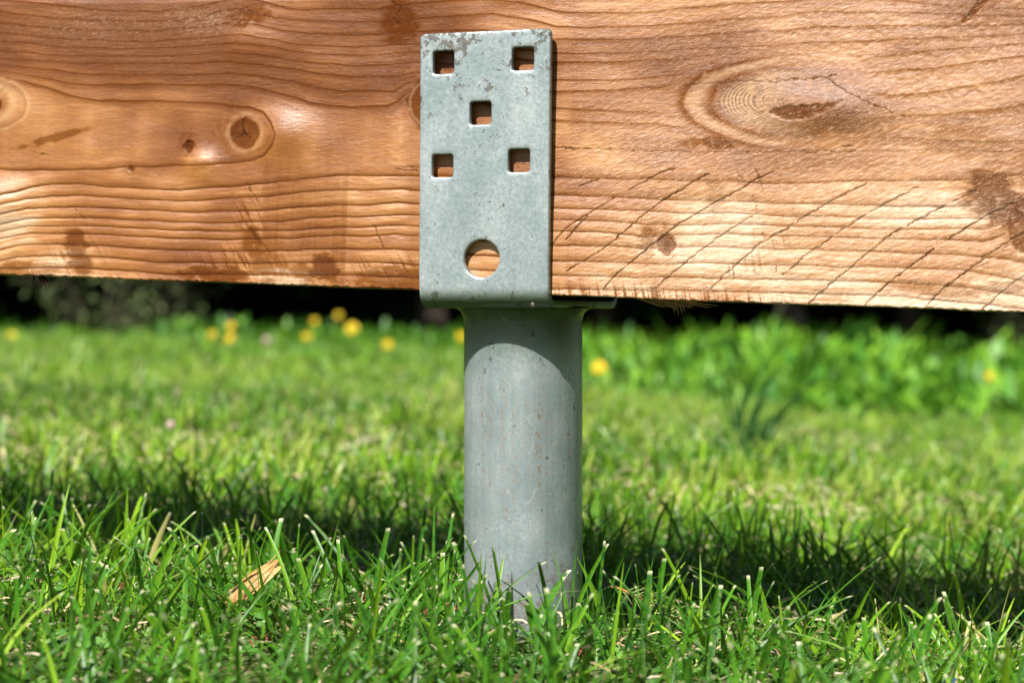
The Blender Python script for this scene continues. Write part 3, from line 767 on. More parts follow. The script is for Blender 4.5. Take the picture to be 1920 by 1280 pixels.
# orientation: front faces outward
a_, b_, c_ = [np.array(V3[i]) for i in tri[0]]
nrm = np.cross(b_ - a_, c_ - a_); s0, w0 = vv2[tri[0]].mean(0)
outw = np.array(sheet_point(s0, w0, 0)) - np.array(sheet_point(s0, w0, 0.001))
flip = nrm @ outw < 0
T1 = tri[:, ::-1] if flip else tri
T2 = (tri if flip else tri[:, ::-1]) + nfront
quads = []
ringdefs = [(ER * (1 - math.sin(R(a))), ER * (1 - math.cos(R(a)))) for a in (30, 60, 90)] + [(ER * (1 - math.sin(R(a))), PT - ER * (1 - math.cos(R(a)))) for a in (90, 60, 30)]
start = 0
loop_start = np.cumsum([0] + [len(l) for l in L0])
prev = [[back_map[loop_start[li] + i] for i in range(len(l))] for li, l in enumerate(L0)]
first = prev
for (g, d) in ringdefs:
    cur = []
    for li, lp in enumerate(all_loops(g)):
        k0 = len(V3); V3 += [sheet_point(s, w, d) for s, w in lp]; cur.append(list(range(k0, k0 + len(lp))))
    for p, c in zip(prev, cur):
        for i in range(len(p)):
            j = (i + 1) % len(p); quads.append((p[i], p[j], c[j], c[i]))
    prev = cur
for p, c in zip(prev, [[q + nfront for q in l] for l in first]):
    for i in range(len(p)):
        j = (i + 1) % len(p); quads.append((p[i], p[j], c[j], c[i]))
sad_me = mesh_np('saddle_bracket', np.array(V3), [np.concatenate([T1, T2]), np.array(quads)])
bm = bmesh.new(); bm.from_mesh(sad_me); bmesh.ops.recalc_face_normals(bm, faces=bm.faces); bm.to_mesh(sad_me); bm.free()
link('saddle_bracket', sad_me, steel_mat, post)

# ------------------------------------------------------------------ grass
CAMX, CAMY = -0.0072, -1.369


def gz1(x, y):
    return float(ground_z(np.array([x]), np.array([y]))[0])


def grass_material(name, lo, mid, hi, tipc):
    t = NT(name)
    tint = t.attr('tint'); al = t.attr('along')
    c = t.ramp(tint, [(0.0, lo), (0.5, mid), (0.95, hi), (1.0, (0.38, 0.33, 0.13))])
    c = t.mix(t.range(al, 0.0, 0.3, 0.35, 0.0), c, (0.15, 0.20, 0.05))
    c = t.mix(t.range(al, 0.955, 0.985, 0.0, 0.9), c, tipc)
    n = t.noise(t.coord(), 240, 2)
    c = t.mix(t.range(n, 0.35, 0.7, 0.0, 0.25), c, hi)
    t.set(Base_Color=c, Roughness=0.38, Specular_IOR_Level=0.28)
    tr = t.n.new('ShaderNodeBsdfTranslucent'); t.put(tr.inputs['Color'], t.mix(0.5, c, (0.26, 0.48, 0.012)))
    mx = t.n.new('ShaderNodeMixShader'); mx.inputs[0].default_value = 0.20
    t.l.new(t.bsdf.outputs[0], mx.inputs[1]); t.l.new(tr.outputs[0], mx.inputs[2]); t.l.new(mx.outputs[0], t.out.inputs[0])
    return t.mat


def blades(pos, hgt, wid, az, lean, bend, tint, seg=5, fold=True, cut=0.6, z0=None):
    """strip-shaped blades. pos (n,2); az facing; lean/bend sideways displacement as a fraction of height"""
    n = len(pos)
    nl = 3 if fold else 2
    la = rng.uniform(0, 2 * math.pi, n)
    lx, ly = np.cos(la), np.sin(la)
    sx_, sy_ = np.cos(az), np.sin(az)
    ts = np.concatenate([np.linspace(0, 0.955, seg), [1.0]])
    V = np.zeros((n, len(ts), nl, 3)); A = np.zeros((n, len(ts), nl)); T = np.zeros((n, len(ts), nl))
    zb = ground_z(pos[:, 0], pos[:, 1]) - 0.004 if z0 is None else z0
    tw = rng.normal(0, 0.5, n)
    pointed = rng.uniform(0, 1, n) < 0.45; cutv = np.where(pointed, 0.08, cut)
    for k, s in enumerate(ts):
        off = hgt * (lean * s + bend * s * s)
        cx = pos[:, 0] + lx * off; cy = pos[:, 1] + ly * off
        cz = zb + hgt * s * np.sqrt(np.clip(1 - 0.5 * (lean + bend * s) ** 2, 0.12, 1))
        w = wid * (0.75 + 0.5 * math.sin(min(s, 0.6) / 0.6 * 1.5)) * (1 - (1 - cutv) * s ** 2.2) * 0.5
        aa = az + tw * s
        sx_, sy_ = np.cos(aa), np.sin(aa)
        if fold:
            for j, m in enumerate((-1, 0, 1)):
                V[:, k, j, 0] = cx + sx_ * w * m + (-sy_ * w * 0.35 if m == 0 else 0)
                V[:, k, j, 1] = cy + sy_ * w * m + (sx_ * w * 0.35 if m == 0 else 0)
                V[:, k, j, 2] = cz
        else:
            for j, m in enumerate((-1, 1)):
                V[:, k, j, 0] = cx + sx_ * w * m; V[:, k, j, 1] = cy + sy_ * w * m; V[:, k, j, 2] = cz
        A[:, k] = (s * np.where(pointed, 0.94, 1.0))[:, None]
        T[:, k] = tint[:, None]
    m = len(ts)
    base = np.arange(n)[:, None, None] * (m * nl)
    kk = np.arange(m - 1)[None, :, None]; jj = np.arange(nl - 1)[None, None, :]
    i0 = base + kk * nl + jj
    Fq = np.stack([i0, i0 + 1, i0 + nl + 1, i0 + nl], -1).reshape(-1, 4)
    return V.reshape(-1, 3), Fq, A.ravel(), T.ravel()


def scatter(dens, z0, z1, side, seed):
    r = np.random.default_rng(seed)
    w1 = 0.5 * z1 + 2 * side
    n = int(dens * (z1 - z0) * w1)
    Z = r.uniform(z0, z1, n); x = r.uniform(-w1 / 2, w1 / 2, n)
    ok = np.abs(x) < 0.25 * Z + side
    return np.stack([x[ok] + CAMX, Z[ok] + CAMY], -1)


def join(parts):
    V, Fq, A, T = [], [], [], []; k = 0
    for (v, f, a, tt) in parts:
        V.append(v); Fq.append(f + k); A.append(a); T.append(tt); k += len(v)
    return np.concatenate(V), np.concatenate(Fq), np.concatenate(A), np.concatenate(T)


def patch_tint(p, spread, seed):
    return np.clip(-0.08 + 1.15 * fbm(p[:, 0] * 3.0 + 20, p[:, 1] * 3.0 + 20, seed, 3) + rng.normal(0, spread, len(p)), 0, 1)


grass_mat = grass_material('grass_blades', (0.007, 0.056, 0.007), (0.034, 0.158, 0.010), (0.235, 0.400, 0.014), (0.55, 0.52, 0.34))
near = []
p = scatter(11500, 0.93, 2.1, 0.16, 1)
d = np.hypot(p[:, 0], p[:, 1]); p = p[d > 0.0415]
n = len(p)
clumpy = fbm(p[:, 0] * 16 + 3, p[:, 1] * 16 + 8, 33, 2)
keep = rng.uniform(0, 1, n) < 0.10 + 1.35 * clumpy
p = p[keep]; n = len(p)
clumpy = fbm(p[:, 0] * 9 + 3, p[:, 1] * 9 + 8, 35, 2)
hh = np.clip(rng.normal(0.044, 0.015, n) * (0.5 + 1.05 * clumpy), 0.013, 0.076)
tall = rng.uniform(0, 1, n) < 0.045
hh[tall] = rng.uniform(0.055, 0.078, tall.sum())
d = np.hypot(p[:, 0], p[:, 1])
ln = np.abs(rng.normal(0.0, 0.44, n)); bd = np.abs(rng.normal(0.0, 0.5, n))
flatm = rng.uniform(0, 1, n) < 0.28
ln[flatm] = rng.uniform(0.8, 1.3, flatm.sum())
close = d < 0.075
hh[close & (p[:, 1] < 0)] *= 0.5
ln[close] *= 0.25; bd[close] *= 0.25
near.append(blades(p, hh, np.clip(rng.normal(0.0025, 0.0009, n), 0.0010, 0.0050), rng.uniform(0, math.pi, n), ln, bd, np.clip(patch_tint(p, 0.24, 41) + 0.10 * (hh < 0.025), 0, 1), 6, True, 0.55))
# a few bold blades round the foot of the tube
hero = np.array([(-0.020, -0.062, .050), (-0.012, -0.058, .034), (-0.032, -0.055, .030), (0.010, -0.070, .026), (0.030, -0.056, .030), (-0.052, -0.03, .047), (0.055, -0.012, .052), (0.050, 0.03, .058), (0.085, 0.0, .050),
                 (-0.10, 0.03, .055), (-0.13, -0.06, .044), (-0.05, -0.12, .046), (-0.02, -0.15, .034), (0.02, -0.18, .040), (0.07, -0.10, .052), (0.105, -0.13, .056), (0.14, -0.02, .052), (0.19, -0.09, .058), (0.23, -0.11, .05), (-0.26, -0.10, .054), (-0.225, -0.20, .052), (-0.24, -0.02, .052), (-0.17, 0.05, .056), (0.125, -0.2, .042)])
m = len(hero)
near.append(blades(hero[:, :2], hero[:, 2] * 1.0 + 0.008, rng.uniform(0.0032, 0.0046, m), rng.uniform(-0.5, 0.5, m), rng.uniform(0.0, 0.28, m), rng.uniform(0.0, 0.3, m), rng.uniform(0.15, 0.7, m), 9, True, 0.6))
p = scatter(9000, 2.1, 4.3, 0.25, 2)
n = len(p)
hh = np.clip(rng.normal(0.040, 0.012, n) * (0.5 + fbm(p[:, 0] * 6, p[:, 1] * 6, 36, 2)), 0.014, 0.080)
near.append(blades(p, hh, rng.uniform(0.0028, 0.0052, n), rng.uniform(0, math.pi, n), np.abs(rng.normal(0, 0.4, n)), np.abs(rng.normal(0, 0.4, n)), np.clip(patch_tint(p, 0.30, 43) + 0.20, 0, 0.975), 4, False, 0.5))
p = scatter(5200, 4.3, 7.6, 0.5, 3)
n = len(p)
hh = np.clip(rng.normal(0.042, 0.015, n) + 0.03 * sstep(5.0, 7.5, p[:, 1] - CAMY), 0.012, 0.085)
near.append(blades(p, hh, rng.uniform(0.004, 0.007, n), rng.uniform(0, math.pi, n), np.abs(rng.normal(0, 0.4, n)), np.abs(rng.normal(0, 0.4, n)), np.clip(patch_tint(p, 0.30, 44) + 0.22, 0, 0.965), 3, False, 0.4))
# coarse turf to the sides and behind the camera, for the steel to mirror
p = np.stack([rng.uniform(-4.2, 4.2, 50000), rng.uniform(-3.2, 5.0, 50000)], -1)
Zc = p[:, 1] - CAMY
p = p[(np.abs(p[:, 0]) > 0.25 * np.maximum(Zc, 0) + 0.18) & ~((np.hypot(p[:, 0] - CAMX, Zc) < 0.25))]
Zc = p[:, 1] - CAMY
p = p[~((np.abs(p[:, 0]) < 0.45) & (Zc > -0.3) & (Zc < 0.9))]
n = len(p)
near.append(blades(p, np.clip(rng.normal(0.034, 0.01, n), 0.012, 0.06), rng.uniform(0.005, 0.009, n), rng.uniform(0, math.pi, n), np.abs(rng.normal(0, 0.5, n)), np.abs(rng.normal(0, 0.4, n)), patch_tint(p, 0.2, 45), 3, False, 0.4))
V, Fq, A, T = join(near)
print('grass faces', len(Fq))
lawn = link('lawn_grass', mesh_np('lawn_grass', V, Fq, {'along': A, 'tint': T}), grass_mat)
tag(lawn, 'short mown green lawn grass with pale cut tips around the steel post', 'grass', kind='stuff')

# dry clippings
t = NT('dry_clippings'); tn = t.attr('tint')
straw_mat = t.set(Base_Color=t.ramp(tn, [(0.0, (0.10, 0.055, 0.025)), (0.35, (0.30, 0.21, 0.10)), (0.7, (0.50, 0.42, 0.24)), (1.0, (0.42, 0.36, 0.27))]), Roughness=0.7)


def clippings(p, zlo, zhi, lmin, lmax, w):
    n = len(p)
    az = rng.uniform(0, 2 * math.pi, n); L = rng.uniform(lmin, lmax, n); ww = rng.uniform(0.5, 1.3, n) * w
    z = ground_z(p[:, 0], p[:, 1]) + rng.uniform(zlo, zhi, n); tl = rng.normal(0, 0.35, n); cv = rng.normal(0, 0.25, n)
    V = np.zeros((n, 4, 2, 3)); T = np.zeros((n, 4, 2)); tint = rng.uniform(0, 1, n)
    for k, s in enumerate((-0.5, -0.17, 0.17, 0.5)):
        cx = p[:, 0] + np.cos(az) * L * s - np.sin(az) * cv * L * (s * s * 2); cy = p[:, 1] + np.sin(az) * L * s + np.cos(az) * cv * L * (s * s * 2)
        cz = z + tl * L * s + 0.12 * L * (1 - 4 * s * s)
        for j, q in enumerate((-0.5, 0.5)):
            V[:, k, j, 0] = cx - np.sin(az) * ww * q; V[:, k, j, 1] = cy + np.cos(az) * ww * q; V[:, k, j, 2] = cz + ww * q * 0.6
        T[:, k] = tint[:, None]
    i0 = (np.arange(n)[:, None] * 8 + np.arange(3)[None, :] * 2)
    return V.reshape(-1, 3), np.stack([i0, i0 + 1, i0 + 3, i0 + 2], -1).reshape(-1, 4), T.ravel() * 0, T.ravel()


def clear(p):
    return p[np.hypot(p[:, 0], p[:, 1]) > 0.05]


parts = [clippings(clear(scatter(2600, 0.95, 2.1, 0.12, 11)), 0.003, 0.018, 0.005, 0.028, 0.0012),
         clippings(scatter(1700, 2.1, 4.2, 0.2, 12), 0.010, 0.034, 0.008, 0.030, 0.0020),
         clippings(scatter(260, 4.2, 7.0, 0.3, 13), 0.015, 0.04, 0.012, 0.035, 0.0035)]
V, Fq, A, T = join(parts)
o = link('dry_grass_clippings', mesh_np('dry_grass_clippings', V, Fq, {'tint': T}), straw_mat)
tag(o, 'dry straw coloured grass clippings scattered through the lawn', 'clippings', kind='stuff')

# clover and other small round leaves low between the blades
t = NT('clover_leaf'); tn = t.attr('tint')
clover_mat = t.set(Base_Color=t.ramp(tn, [(0.0, (0.035, 0.12, 0.018)), (0.6, (0.075, 0.20, 0.028)), (1.0, (0.15, 0.24, 0.04))]), Roughness=0.5)


def clover(p, zlo, zhi, size):
    n = len(p); V = []; Fq = []; T = []
    tint = rng.uniform(0, 1, n); rot = rng.uniform(0, 2 * math.pi, n)
    zz = ground_z(p[:, 0], p[:, 1]) + rng.uniform(zlo, zhi, n); sz = size * rng.uniform(0.6, 1.4, n)
    tx, ty = rng.normal(0, 0.35, n), rng.normal(0, 0.35, n)
    shp = np.array([(0.0, 0.0), (0.45, -0.42), (0.95, -0.40), (1.02, 0.0), (0.95, 0.40), (0.45, 0.42)])
    for l in range(3):
        a = rot + l * 2.094
        lx = np.cos(a)[:, None] * shp[None, :, 0] - np.sin(a)[:, None] * shp[None, :, 1]
        ly = np.sin(a)[:, None] * shp[None, :, 0] + np.cos(a)[:, None] * shp[None, :, 1]
        X = p[:, 0:1] + lx * sz[:, None]; Y = p[:, 1:2] + ly * sz[:, None]
        Zq = zz[:, None] + (tx[:, None] * lx + ty[:, None] * ly) * sz[:, None] + 0.25 * sz[:, None] * np.abs(shp[None, :, 1])
        V.append(np.stack([X, Y, Zq], -1).reshape(-1, 3)); T.append(np.repeat(tint, 6))
        Fq.append((np.arange(n)[:, None] * 6 + np.array([0, 1, 2, 3, 4, 5])[None, :]) + l * n * 6)
    return np.concatenate(V), np.concatenate(Fq), np.concatenate(T)


V, Fq, T = clover(clear(scatter(4200, 0.95, 2.0, 0.12, 15)), 0.003, 0.018, 0.0048)
o = link('clover_leaves', mesh_np('clover_leaves', V, Fq, {'tint': T}), clover_mat)
tag(o, 'small clover leaves and moss low between the grass blades', 'clover', kind='stuff')

# ------------------------------------------------------------------ little things lying in the grass
def noise_blob(name, dims, amp, freq, seed, sub=3, ridged=0.0):
    bm = bmesh.new(); bmesh.ops.create_icosphere(bm, subdivisions=sub, radius=1.0)
    for v in bm.verts:
        c = v.co.copy()
        k = 1 + amp * (float(fbm(c.x * freq + seed * 3.1, c.y * freq + c.z * freq * 0.7 + seed, seed, 3)) - 0.5) * 2
        if ridged: k += ridged * (0.5 - abs(math.sin((c.y * 2.0 + c.z) * 7)))
        v.co = Vector((c.x * dims[0] * k, c.y * dims[1] * k, c.z * dims[2] * k))
    me = bpy.data.meshes.new(name); bm.to_mesh(me); bm.free()
    for f in me.polygons: f.use_smooth = sub > 2
    return me


t = NT('chip_wood'); nn = t.noise(t.mapping(t.coord(), scale=(60, 520, 300)), 1.0, 4)
chip_mat = t.set(Base_Color=t.ramp(nn, [(0.3, (0.17, 0.065, 0.015)), (0.5, (0.40, 0.20, 0.055)), (0.7, (0.58, 0.36, 0.13))]), Roughness=0.6, Normal=t.bump(nn, 0.8, 0.001))
# splintered chip: a ragged slab with torn ends
Vc, Fc = [], []
nx_, ny_ = 26, 9
rr = np.random.default_rng(5)
endl = rr.uniform(-1, 1, ny_) * 0.0035; endr = rr.uniform(-1, 1, ny_) * 0.0035
for side in (1, -1):
    for i in range(nx_):
        for j in range(ny_):
            s = i / (nx_ - 1); q = j / (ny_ - 1) - 0.5
            x = (-0.0135 + endl[j]) * (1 - s) + (0.0135 + endr[j]) * s
            y = q * 0.0105 * (1 - 0.45 * (2 * s - 1) ** 2)
            z = side * 0.0016 * (1 - (2 * q) ** 2) * (1 - 0.5 * (2 * s - 1) ** 4) + 0.0022 * math.sin(s * 2.6) + 0.0012 * (float(fbm(s * 4, q * 14 + 3, 90 + (side > 0), 3)) - 0.5) * (1 - (2 * q) ** 2)
            Vc.append((x, y, z))
K = nx_ * ny_
for i in range(nx_ - 1):
    for j in range(ny_ - 1):
        a = i * ny_ + j; Fc.append((a, a + ny_, a + ny_ + 1, a + 1)); Fc.append((K + a, K + a + 1, K + a + ny_ + 1, K + a + ny_))
for i in range(nx_ - 1):
    for j in (0, ny_ - 1):
        a = i * ny_ + j; Fc.append((a, K + a, K + a + ny_, a + ny_))
for j in range(ny_ - 1):
    for i in (0, nx_ - 1):
        a = i * ny_ + j; Fc.append((a, a + 1, K + a + 1, K + a))
chip = empty('wood_chip', (-0.166, -0.055, 0.030 + gz1(-0.166, -0.05)), (R(42), R(-38), R(18)))
chip.scale = (1.3, 1.3, 1.3)
tag(chip, 'pale tan splintered wood chip lying in the grass left of the post', 'wood chip')
link('slab', mesh_np('slab', np.array(Vc), np.array(Fc)), chip_mat, chip)
link('torn_fibre', strand_mesh('torn_fibre', [((0.008, -0.003, 0.001), (-0.019, -0.0048, 0.002), (0, 0, 0.0014), 0.0011, 0.0008), ((0.010, 0.002, 0.002), (-0.017, 0.004, 0.003), (0, 0, 0.001), 0.0012, 0.0008), ((-0.006, 0, 0), (-0.021, -0.001, -0.002), (0, 0, 0.0006), 0.001, 0.0007), ((0.006, 0.001, 0.002), (0.0195, 0.003, 0.0035), (0, 0, 0.0006), 0.001, 0.0007)]), chip_mat, chip)

t = NT('brown_husk'); nn = t.noise(t.coord(), 500, 3)
husk_mat = t.set(Base_Color=t.ramp(nn, [(0.3, (0.09, 0.032, 0.014)), (0.55, (0.26, 0.10, 0.04)), (0.75, (0.42, 0.20, 0.09))]), Roughness=0.75)
# a spent catkin: spiral of small curled scales round a stalk
def catkin_meshes(L, r, nsc, seed):
    g = np.random.default_rng(seed); Vh, Fh = [], []
    for i in range(nsc):
        s = i / nsc; a = i * 2.4; x = (s - 0.5) * L
        rad = r * (0.55 + 0.6 * math.sin(math.pi * (0.12 + 0.8 * s))) * g.uniform(0.75, 1.2)
        c = Vector((x, math.cos(a) * rad * 0.65 + 0.0012 * math.sin(s * 5), math.sin(a) * rad * 0.65))
        o = Vector((0.35, math.cos(a), math.sin(a))).normalized(); sd = Vector((0, -math.sin(a), math.cos(a))); w = r * 0.62
        k = len(Vh)
        for (f, q) in ((-0.5, -0.5), (-0.5, 0.5), (0.2, 0.75), (0.7, 0.0), (0.2, -0.75)): Vh.append(tuple(c + o * (f * w * 1.5) + sd * (q * w) + Vector((g.uniform(-.3, .3) * w, 0, 0))))
        Vh.append(tuple(c + o * (0.1 * w) + Vector((0.6 * w, 0, 0))))
        for p_, q_ in ((0, 1), (1, 2), (2, 3), (3, 4), (4, 0)): Fh.append((k + p_, k + q_, k + 5))
    return mesh_np('scales', np.array(Vh), np.array(Fh), smooth=False)


husk_spots = [(-0.066, -0.040, 0.013, 0.026, 0.6, 'brown spent catkin in the grass just left of the tube, the longer front one'),
              (-0.046, 0.006, 0.013, 0.014, -0.9, 'stubby brown catkin touching the left side of the tube foot'),
              (-0.103, 0.050, 0.011, 0.014, 0.1, 'small brown catkin in the grass between the wood chip and the tube'),
              (-0.152, -0.150, 0.010, 0.013, 1.2, 'brown husk low in the grass in front of the pale wood chip'),
              (-0.222, 0.045, 0.011, 0.017, 0.2, 'reddish brown husk behind the pale wood chip'),
              (-0.268, 0.060, 0.010, 0.014, -0.4, 'brown husk at the far left of the near lawn'),
              (0.033, -0.125, 0.009, 0.014, 0.4, 'crumbled reddish husk in front of the tube foot, a little to its right'),
              (0.240, -0.235, 0.010, 0.012, 1.0, 'small orange brown husk near the lower right corner of the lawn')]
for i, (x, y, z, L, yaw, lab) in enumerate(husk_spots):
    e = empty('catkin', (x, y, z + gz1(x, y)), (0.15, -0.12, yaw))
    tag(e, lab, 'catkin', 'spent brown catkins in the grass')
    link('scales', catkin_meshes(L, 0.0030, int(L * 3400), 60 + i), husk_mat, e)
    link('stalk', strand_mesh('stalk', [((-L * 0.62, 0, 0), (L * 0.5, 0, 0), (0, 0, 0.0008), 0.0011, 0.0011)]), husk_mat, e)

t = NT('sprig_stem'); stem_or = t.set(Base_Color=(0.36, 0.13, 0.035), Roughness=0.6)
t = NT('sprig_needle'); needle_mat = t.set(Base_Color=t.ramp(t.noise(t.coord(), 300, 2), [(0.3, (0.09, 0.15, 0.025)), (0.7, (0.30, 0.33, 0.09))]), Roughness=0.5)
sp = empty('conifer_sprig', (0.072, -0.045, 0.030 + gz1(0.072, -0.045)), (0.1, 0.42, -0.2))
tag(sp, 'fallen conifer sprig with an orange stem and green needles right of the tube foot', 'sprig')
link('stem', strand_mesh('stem', [((-0.020, 0, 0.002), (0.024, 0, -0.001), (0, 0.001, 0.0022), 0.0014, 0.0014)]), stem_or, sp)
for i in range(34):
    s = i / 33; x = -0.012 + 0.036 * s; a = random.uniform(-1.3, 1.3); ln_ = random.uniform(0.008, 0.013)
    o = link('needle', strand_mesh('needle', [((x, 0, 0.002), (x + ln_ * 0.75, math.sin(a) * ln_ * 0.8, 0.002 + math.cos(a) * ln_ * random.choice((-0.5, 0.9))), (0, 0, 0.0004), 0.0009, 0.0006)], 3), needle_mat, sp)

t = NT('speedwell_petal'); petal_mat = t.set(Base_Color=(0.16, 0.26, 0.78), Roughness=0.6)
t = NT('thin_green_stem'); stem_mat = t.set(Base_Color=(0.07, 0.15, 0.025), Roughness=0.6)
sw = empty('speedwell_flower', (0.229, -0.205, gz1(0.229, -0.205)))
tag(sw, 'tiny blue speedwell flower low in the grass at the lower right', 'flower')
link('stem', strand_mesh('stem', [((0, 0, -0.002), (0.002, -0.002, 0.0205), (0.0015, 0, 0), 0.0009, 0.0009)]), stem_mat, sw)
for k in range(4):
    a = k * math.pi / 2 + 0.4; ca, sa = math.cos(a), math.sin(a)
    q = []
    for (r_, w_) in ((0.0004, 0), (0.0022, -0.0015), (0.0042, -0.0011), (0.0046, 0.0), (0.0042, 0.0011), (0.0022, 0.0015)): q.append((0.002 + ca * r_ - sa * w_, -0.002 - 0.5 * (sa * r_ + ca * w_), 0.0210 + 0.86 * (sa * r_ + ca * w_)))
    link('petal', mesh_np('petal', np.array(q), np.array([[0, 1, 2, 3, 4, 5]])), petal_mat, sw)

# ------------------------------------------------------------------ dandelions at the far edge of the lawn
t = NT('dandelion_petal'); yel = t.set(Base_Color=t.ramp(t.noise(t.coord(), 400, 2), [(0.3, (0.62, 0.42, 0.003)), (0.7, (0.70, 0.54, 0.006))]), Roughness=0.6)
t = NT('weed_leaf'); tn = t.attr('tint')
wc = t.ramp(tn, [(0.0, (0.025, 0.09, 0.012)), (0.5, (0.060, 0.215, 0.016)), (1.0, (0.210, 0.430, 0.030))])
t.set(Base_Color=wc, Roughness=0.5)
tr = t.n.new('ShaderNodeBsdfTranslucent'); t.put(tr.inputs['Color'], t.mix(0.5, wc, (0.16, 0.34, 0.02)))
mx = t.n.new('ShaderNodeMixShader'); mx.inputs[0].default_value = 0.3
t.l.new(t.bsdf.outputs[0], mx.inputs[1]); t.l.new(tr.outputs[0], mx.inputs[2]); t.l.new(mx.outputs[0], t.out.inputs[0])
weed_mat = t.mat


def leaf_verts(base, az, L, w, rise, droop, seg=5):
    V = []; ca, sa = math.cos(az), math.sin(az)
    for i in range(seg + 1):
        s = i / seg; r = L * s * math.cos(rise) ; z = L * (math.sin(rise) * s - droop * s * s)
        ww = w * math.sin(math.pi * (0.06 + 0.90 * s)) ** 0.8 * 0.5
        for m in (-1, 0, 1):
            V.append((base[0] + ca * r - sa * ww * m, base[1] + sa * r + ca * ww * m, base[2] + z + (abs(m) * ww * 0.35)))
    return V


def leaf_faces(k0, seg=5):
    return [(k0 + 3 * i + j, k0 + 3 * i + j + 1, k0 + 3 * i + j + 4, k0 + 3 * i + j + 3) for i in range(seg) for j in (0, 1)]


Vh, Fh = [], []
for ring, (n_, r1, z1, tilt) in enumerate(((26, 0.0195, 0.001, 0.0), (22, 0.0165, 0.005, 0.1), (16, 0.012, 0.008, 0.2), (10, 0.007, 0.010, 0.3))):
    for i in range(n_):
        a = 2 * math.pi * (i + 0.5 * ring) / n_; ca, sa = math.cos(a), math.sin(a); k = len(Vh); w = 0.0021
        for (r_, q) in ((0.002, -0.5), (0.002, 0.5), (r1 * 0.6, 0.9), (r1, 0.6), (r1, -0.6), (r1 * 0.6, -0.9)):
            Vh.append((ca * r_ - sa * q * w, sa * r_ + ca * q * w, z1 * (r_ / r1) + 0.004 * (1 - (r_ / r1 - 0.5) ** 2)))
        Fh.append([k + j for j in range(6)])
head_me = mesh_np('flower_head', np.array(Vh), np.array(Fh), smooth=False)
head_me.materials.append(yel)
rosette = []
for s_ in range(3):
    V, Fq = [], []
    for i in range(7):
        k = len(V); V += leaf_verts((0, 0, 0), i * 0.9 + random.random() * 0.5, random.uniform(0.06, 0.11), 0.02, random.uniform(0.4, 1.0), random.uniform(0.2, 0.5)); Fq += leaf_faces(k)
    me = mesh_np('leaf_rosette', np.array(V), np.array(Fq), {'tint': np.full(len(V), 0.55)}); me.materials.append(weed_mat); rosette.append(me)


dand = [(-1.6487, 5.631, 0.1165, 1.0, 'yellow dandelion standing alone at the far left edge of the lawn'),
        (-0.9907, 5.631, 0.1218, 0.85, 'yellow dandelion left of the close pair in the left background'),
        (-0.9558, 5.831, 0.1484, 0.9, 'upper dandelion of the close yellow pair in the left background'),
        (-0.9048, 5.431, 0.1120, 0.95, 'lower dandelion of the close yellow pair in the left background'),
        (-0.6810, 5.631, 0.1148, 0.9, 'yellow dandelion between the close pair and the brightest flower'),
        (-0.6072, 4.631, 0.0635, 0.8, 'low dandelion in the short grass left of the post'),
        (-0.5322, 5.631, 0.1410, 1.3, 'largest brightest dandelion in the background left of the post'),
        (-0.3858, 5.131, 0.0962, 0.95, 'small dandelion nearest the left side of the post'),
        (-0.1735, 5.631, 0.1148, 1.0, 'dandelion half hidden behind the left edge of the steel tube'),
        (0.1896, 3.431, 0.0710, 1.0, 'big yellow dandelion close to the right of the steel tube'),
        (1.2234, 4.131, 0.0306, 0.75, 'small orange yellow dandelion at the far right of the lawn'),
        (-0.7287, 6.431, 0.1619, 0.8, 'dim dandelion in the shade above the left hand flowers'),
        (-0.6572, 6.631, 0.1830, 0.8, 'highest shaded dandelion among dark leaves left of the post')]
for i, (x, y, z, sc, lab) in enumerate(dand):
    gz_ = float(ground_z(np.array([x]), np.array([y]))[0])
    e = empty('dandelion', (x, y, gz_), (0, 0, i * 1.3))
    tag(e, lab, 'dandelion', 'dandelions along the edge of the lawn')
    hz = max(z - gz_, 0.02)
    h_ = link('flower_head', head_me, None, e, (0.0, 0.0, hz), None)
    inv = Euler((0, 0, -i * 1.3)).to_matrix().to_4x4()
    h_.rotation_euler = (inv @ Euler((R(62), 0, R(random.uniform(-25, 25)))).to_matrix().to_4x4()).to_euler(); h_.scale = (sc * 0.84,) * 3
    link('stem', strand_mesh('stem', [((0.004, 0, -0.005), (0, 0, hz), (0.004, 0, 0), 0.005, 0.004)], 6), stem_mat, e)
    link('leaf_rosette', rosette[i % 3], None, e, (0.0, 0, 0.0))

t = NT('twig_bark'); NT_bark = t.set(Base_Color=(0.06, 0.045, 0.03), Roughness=0.9)
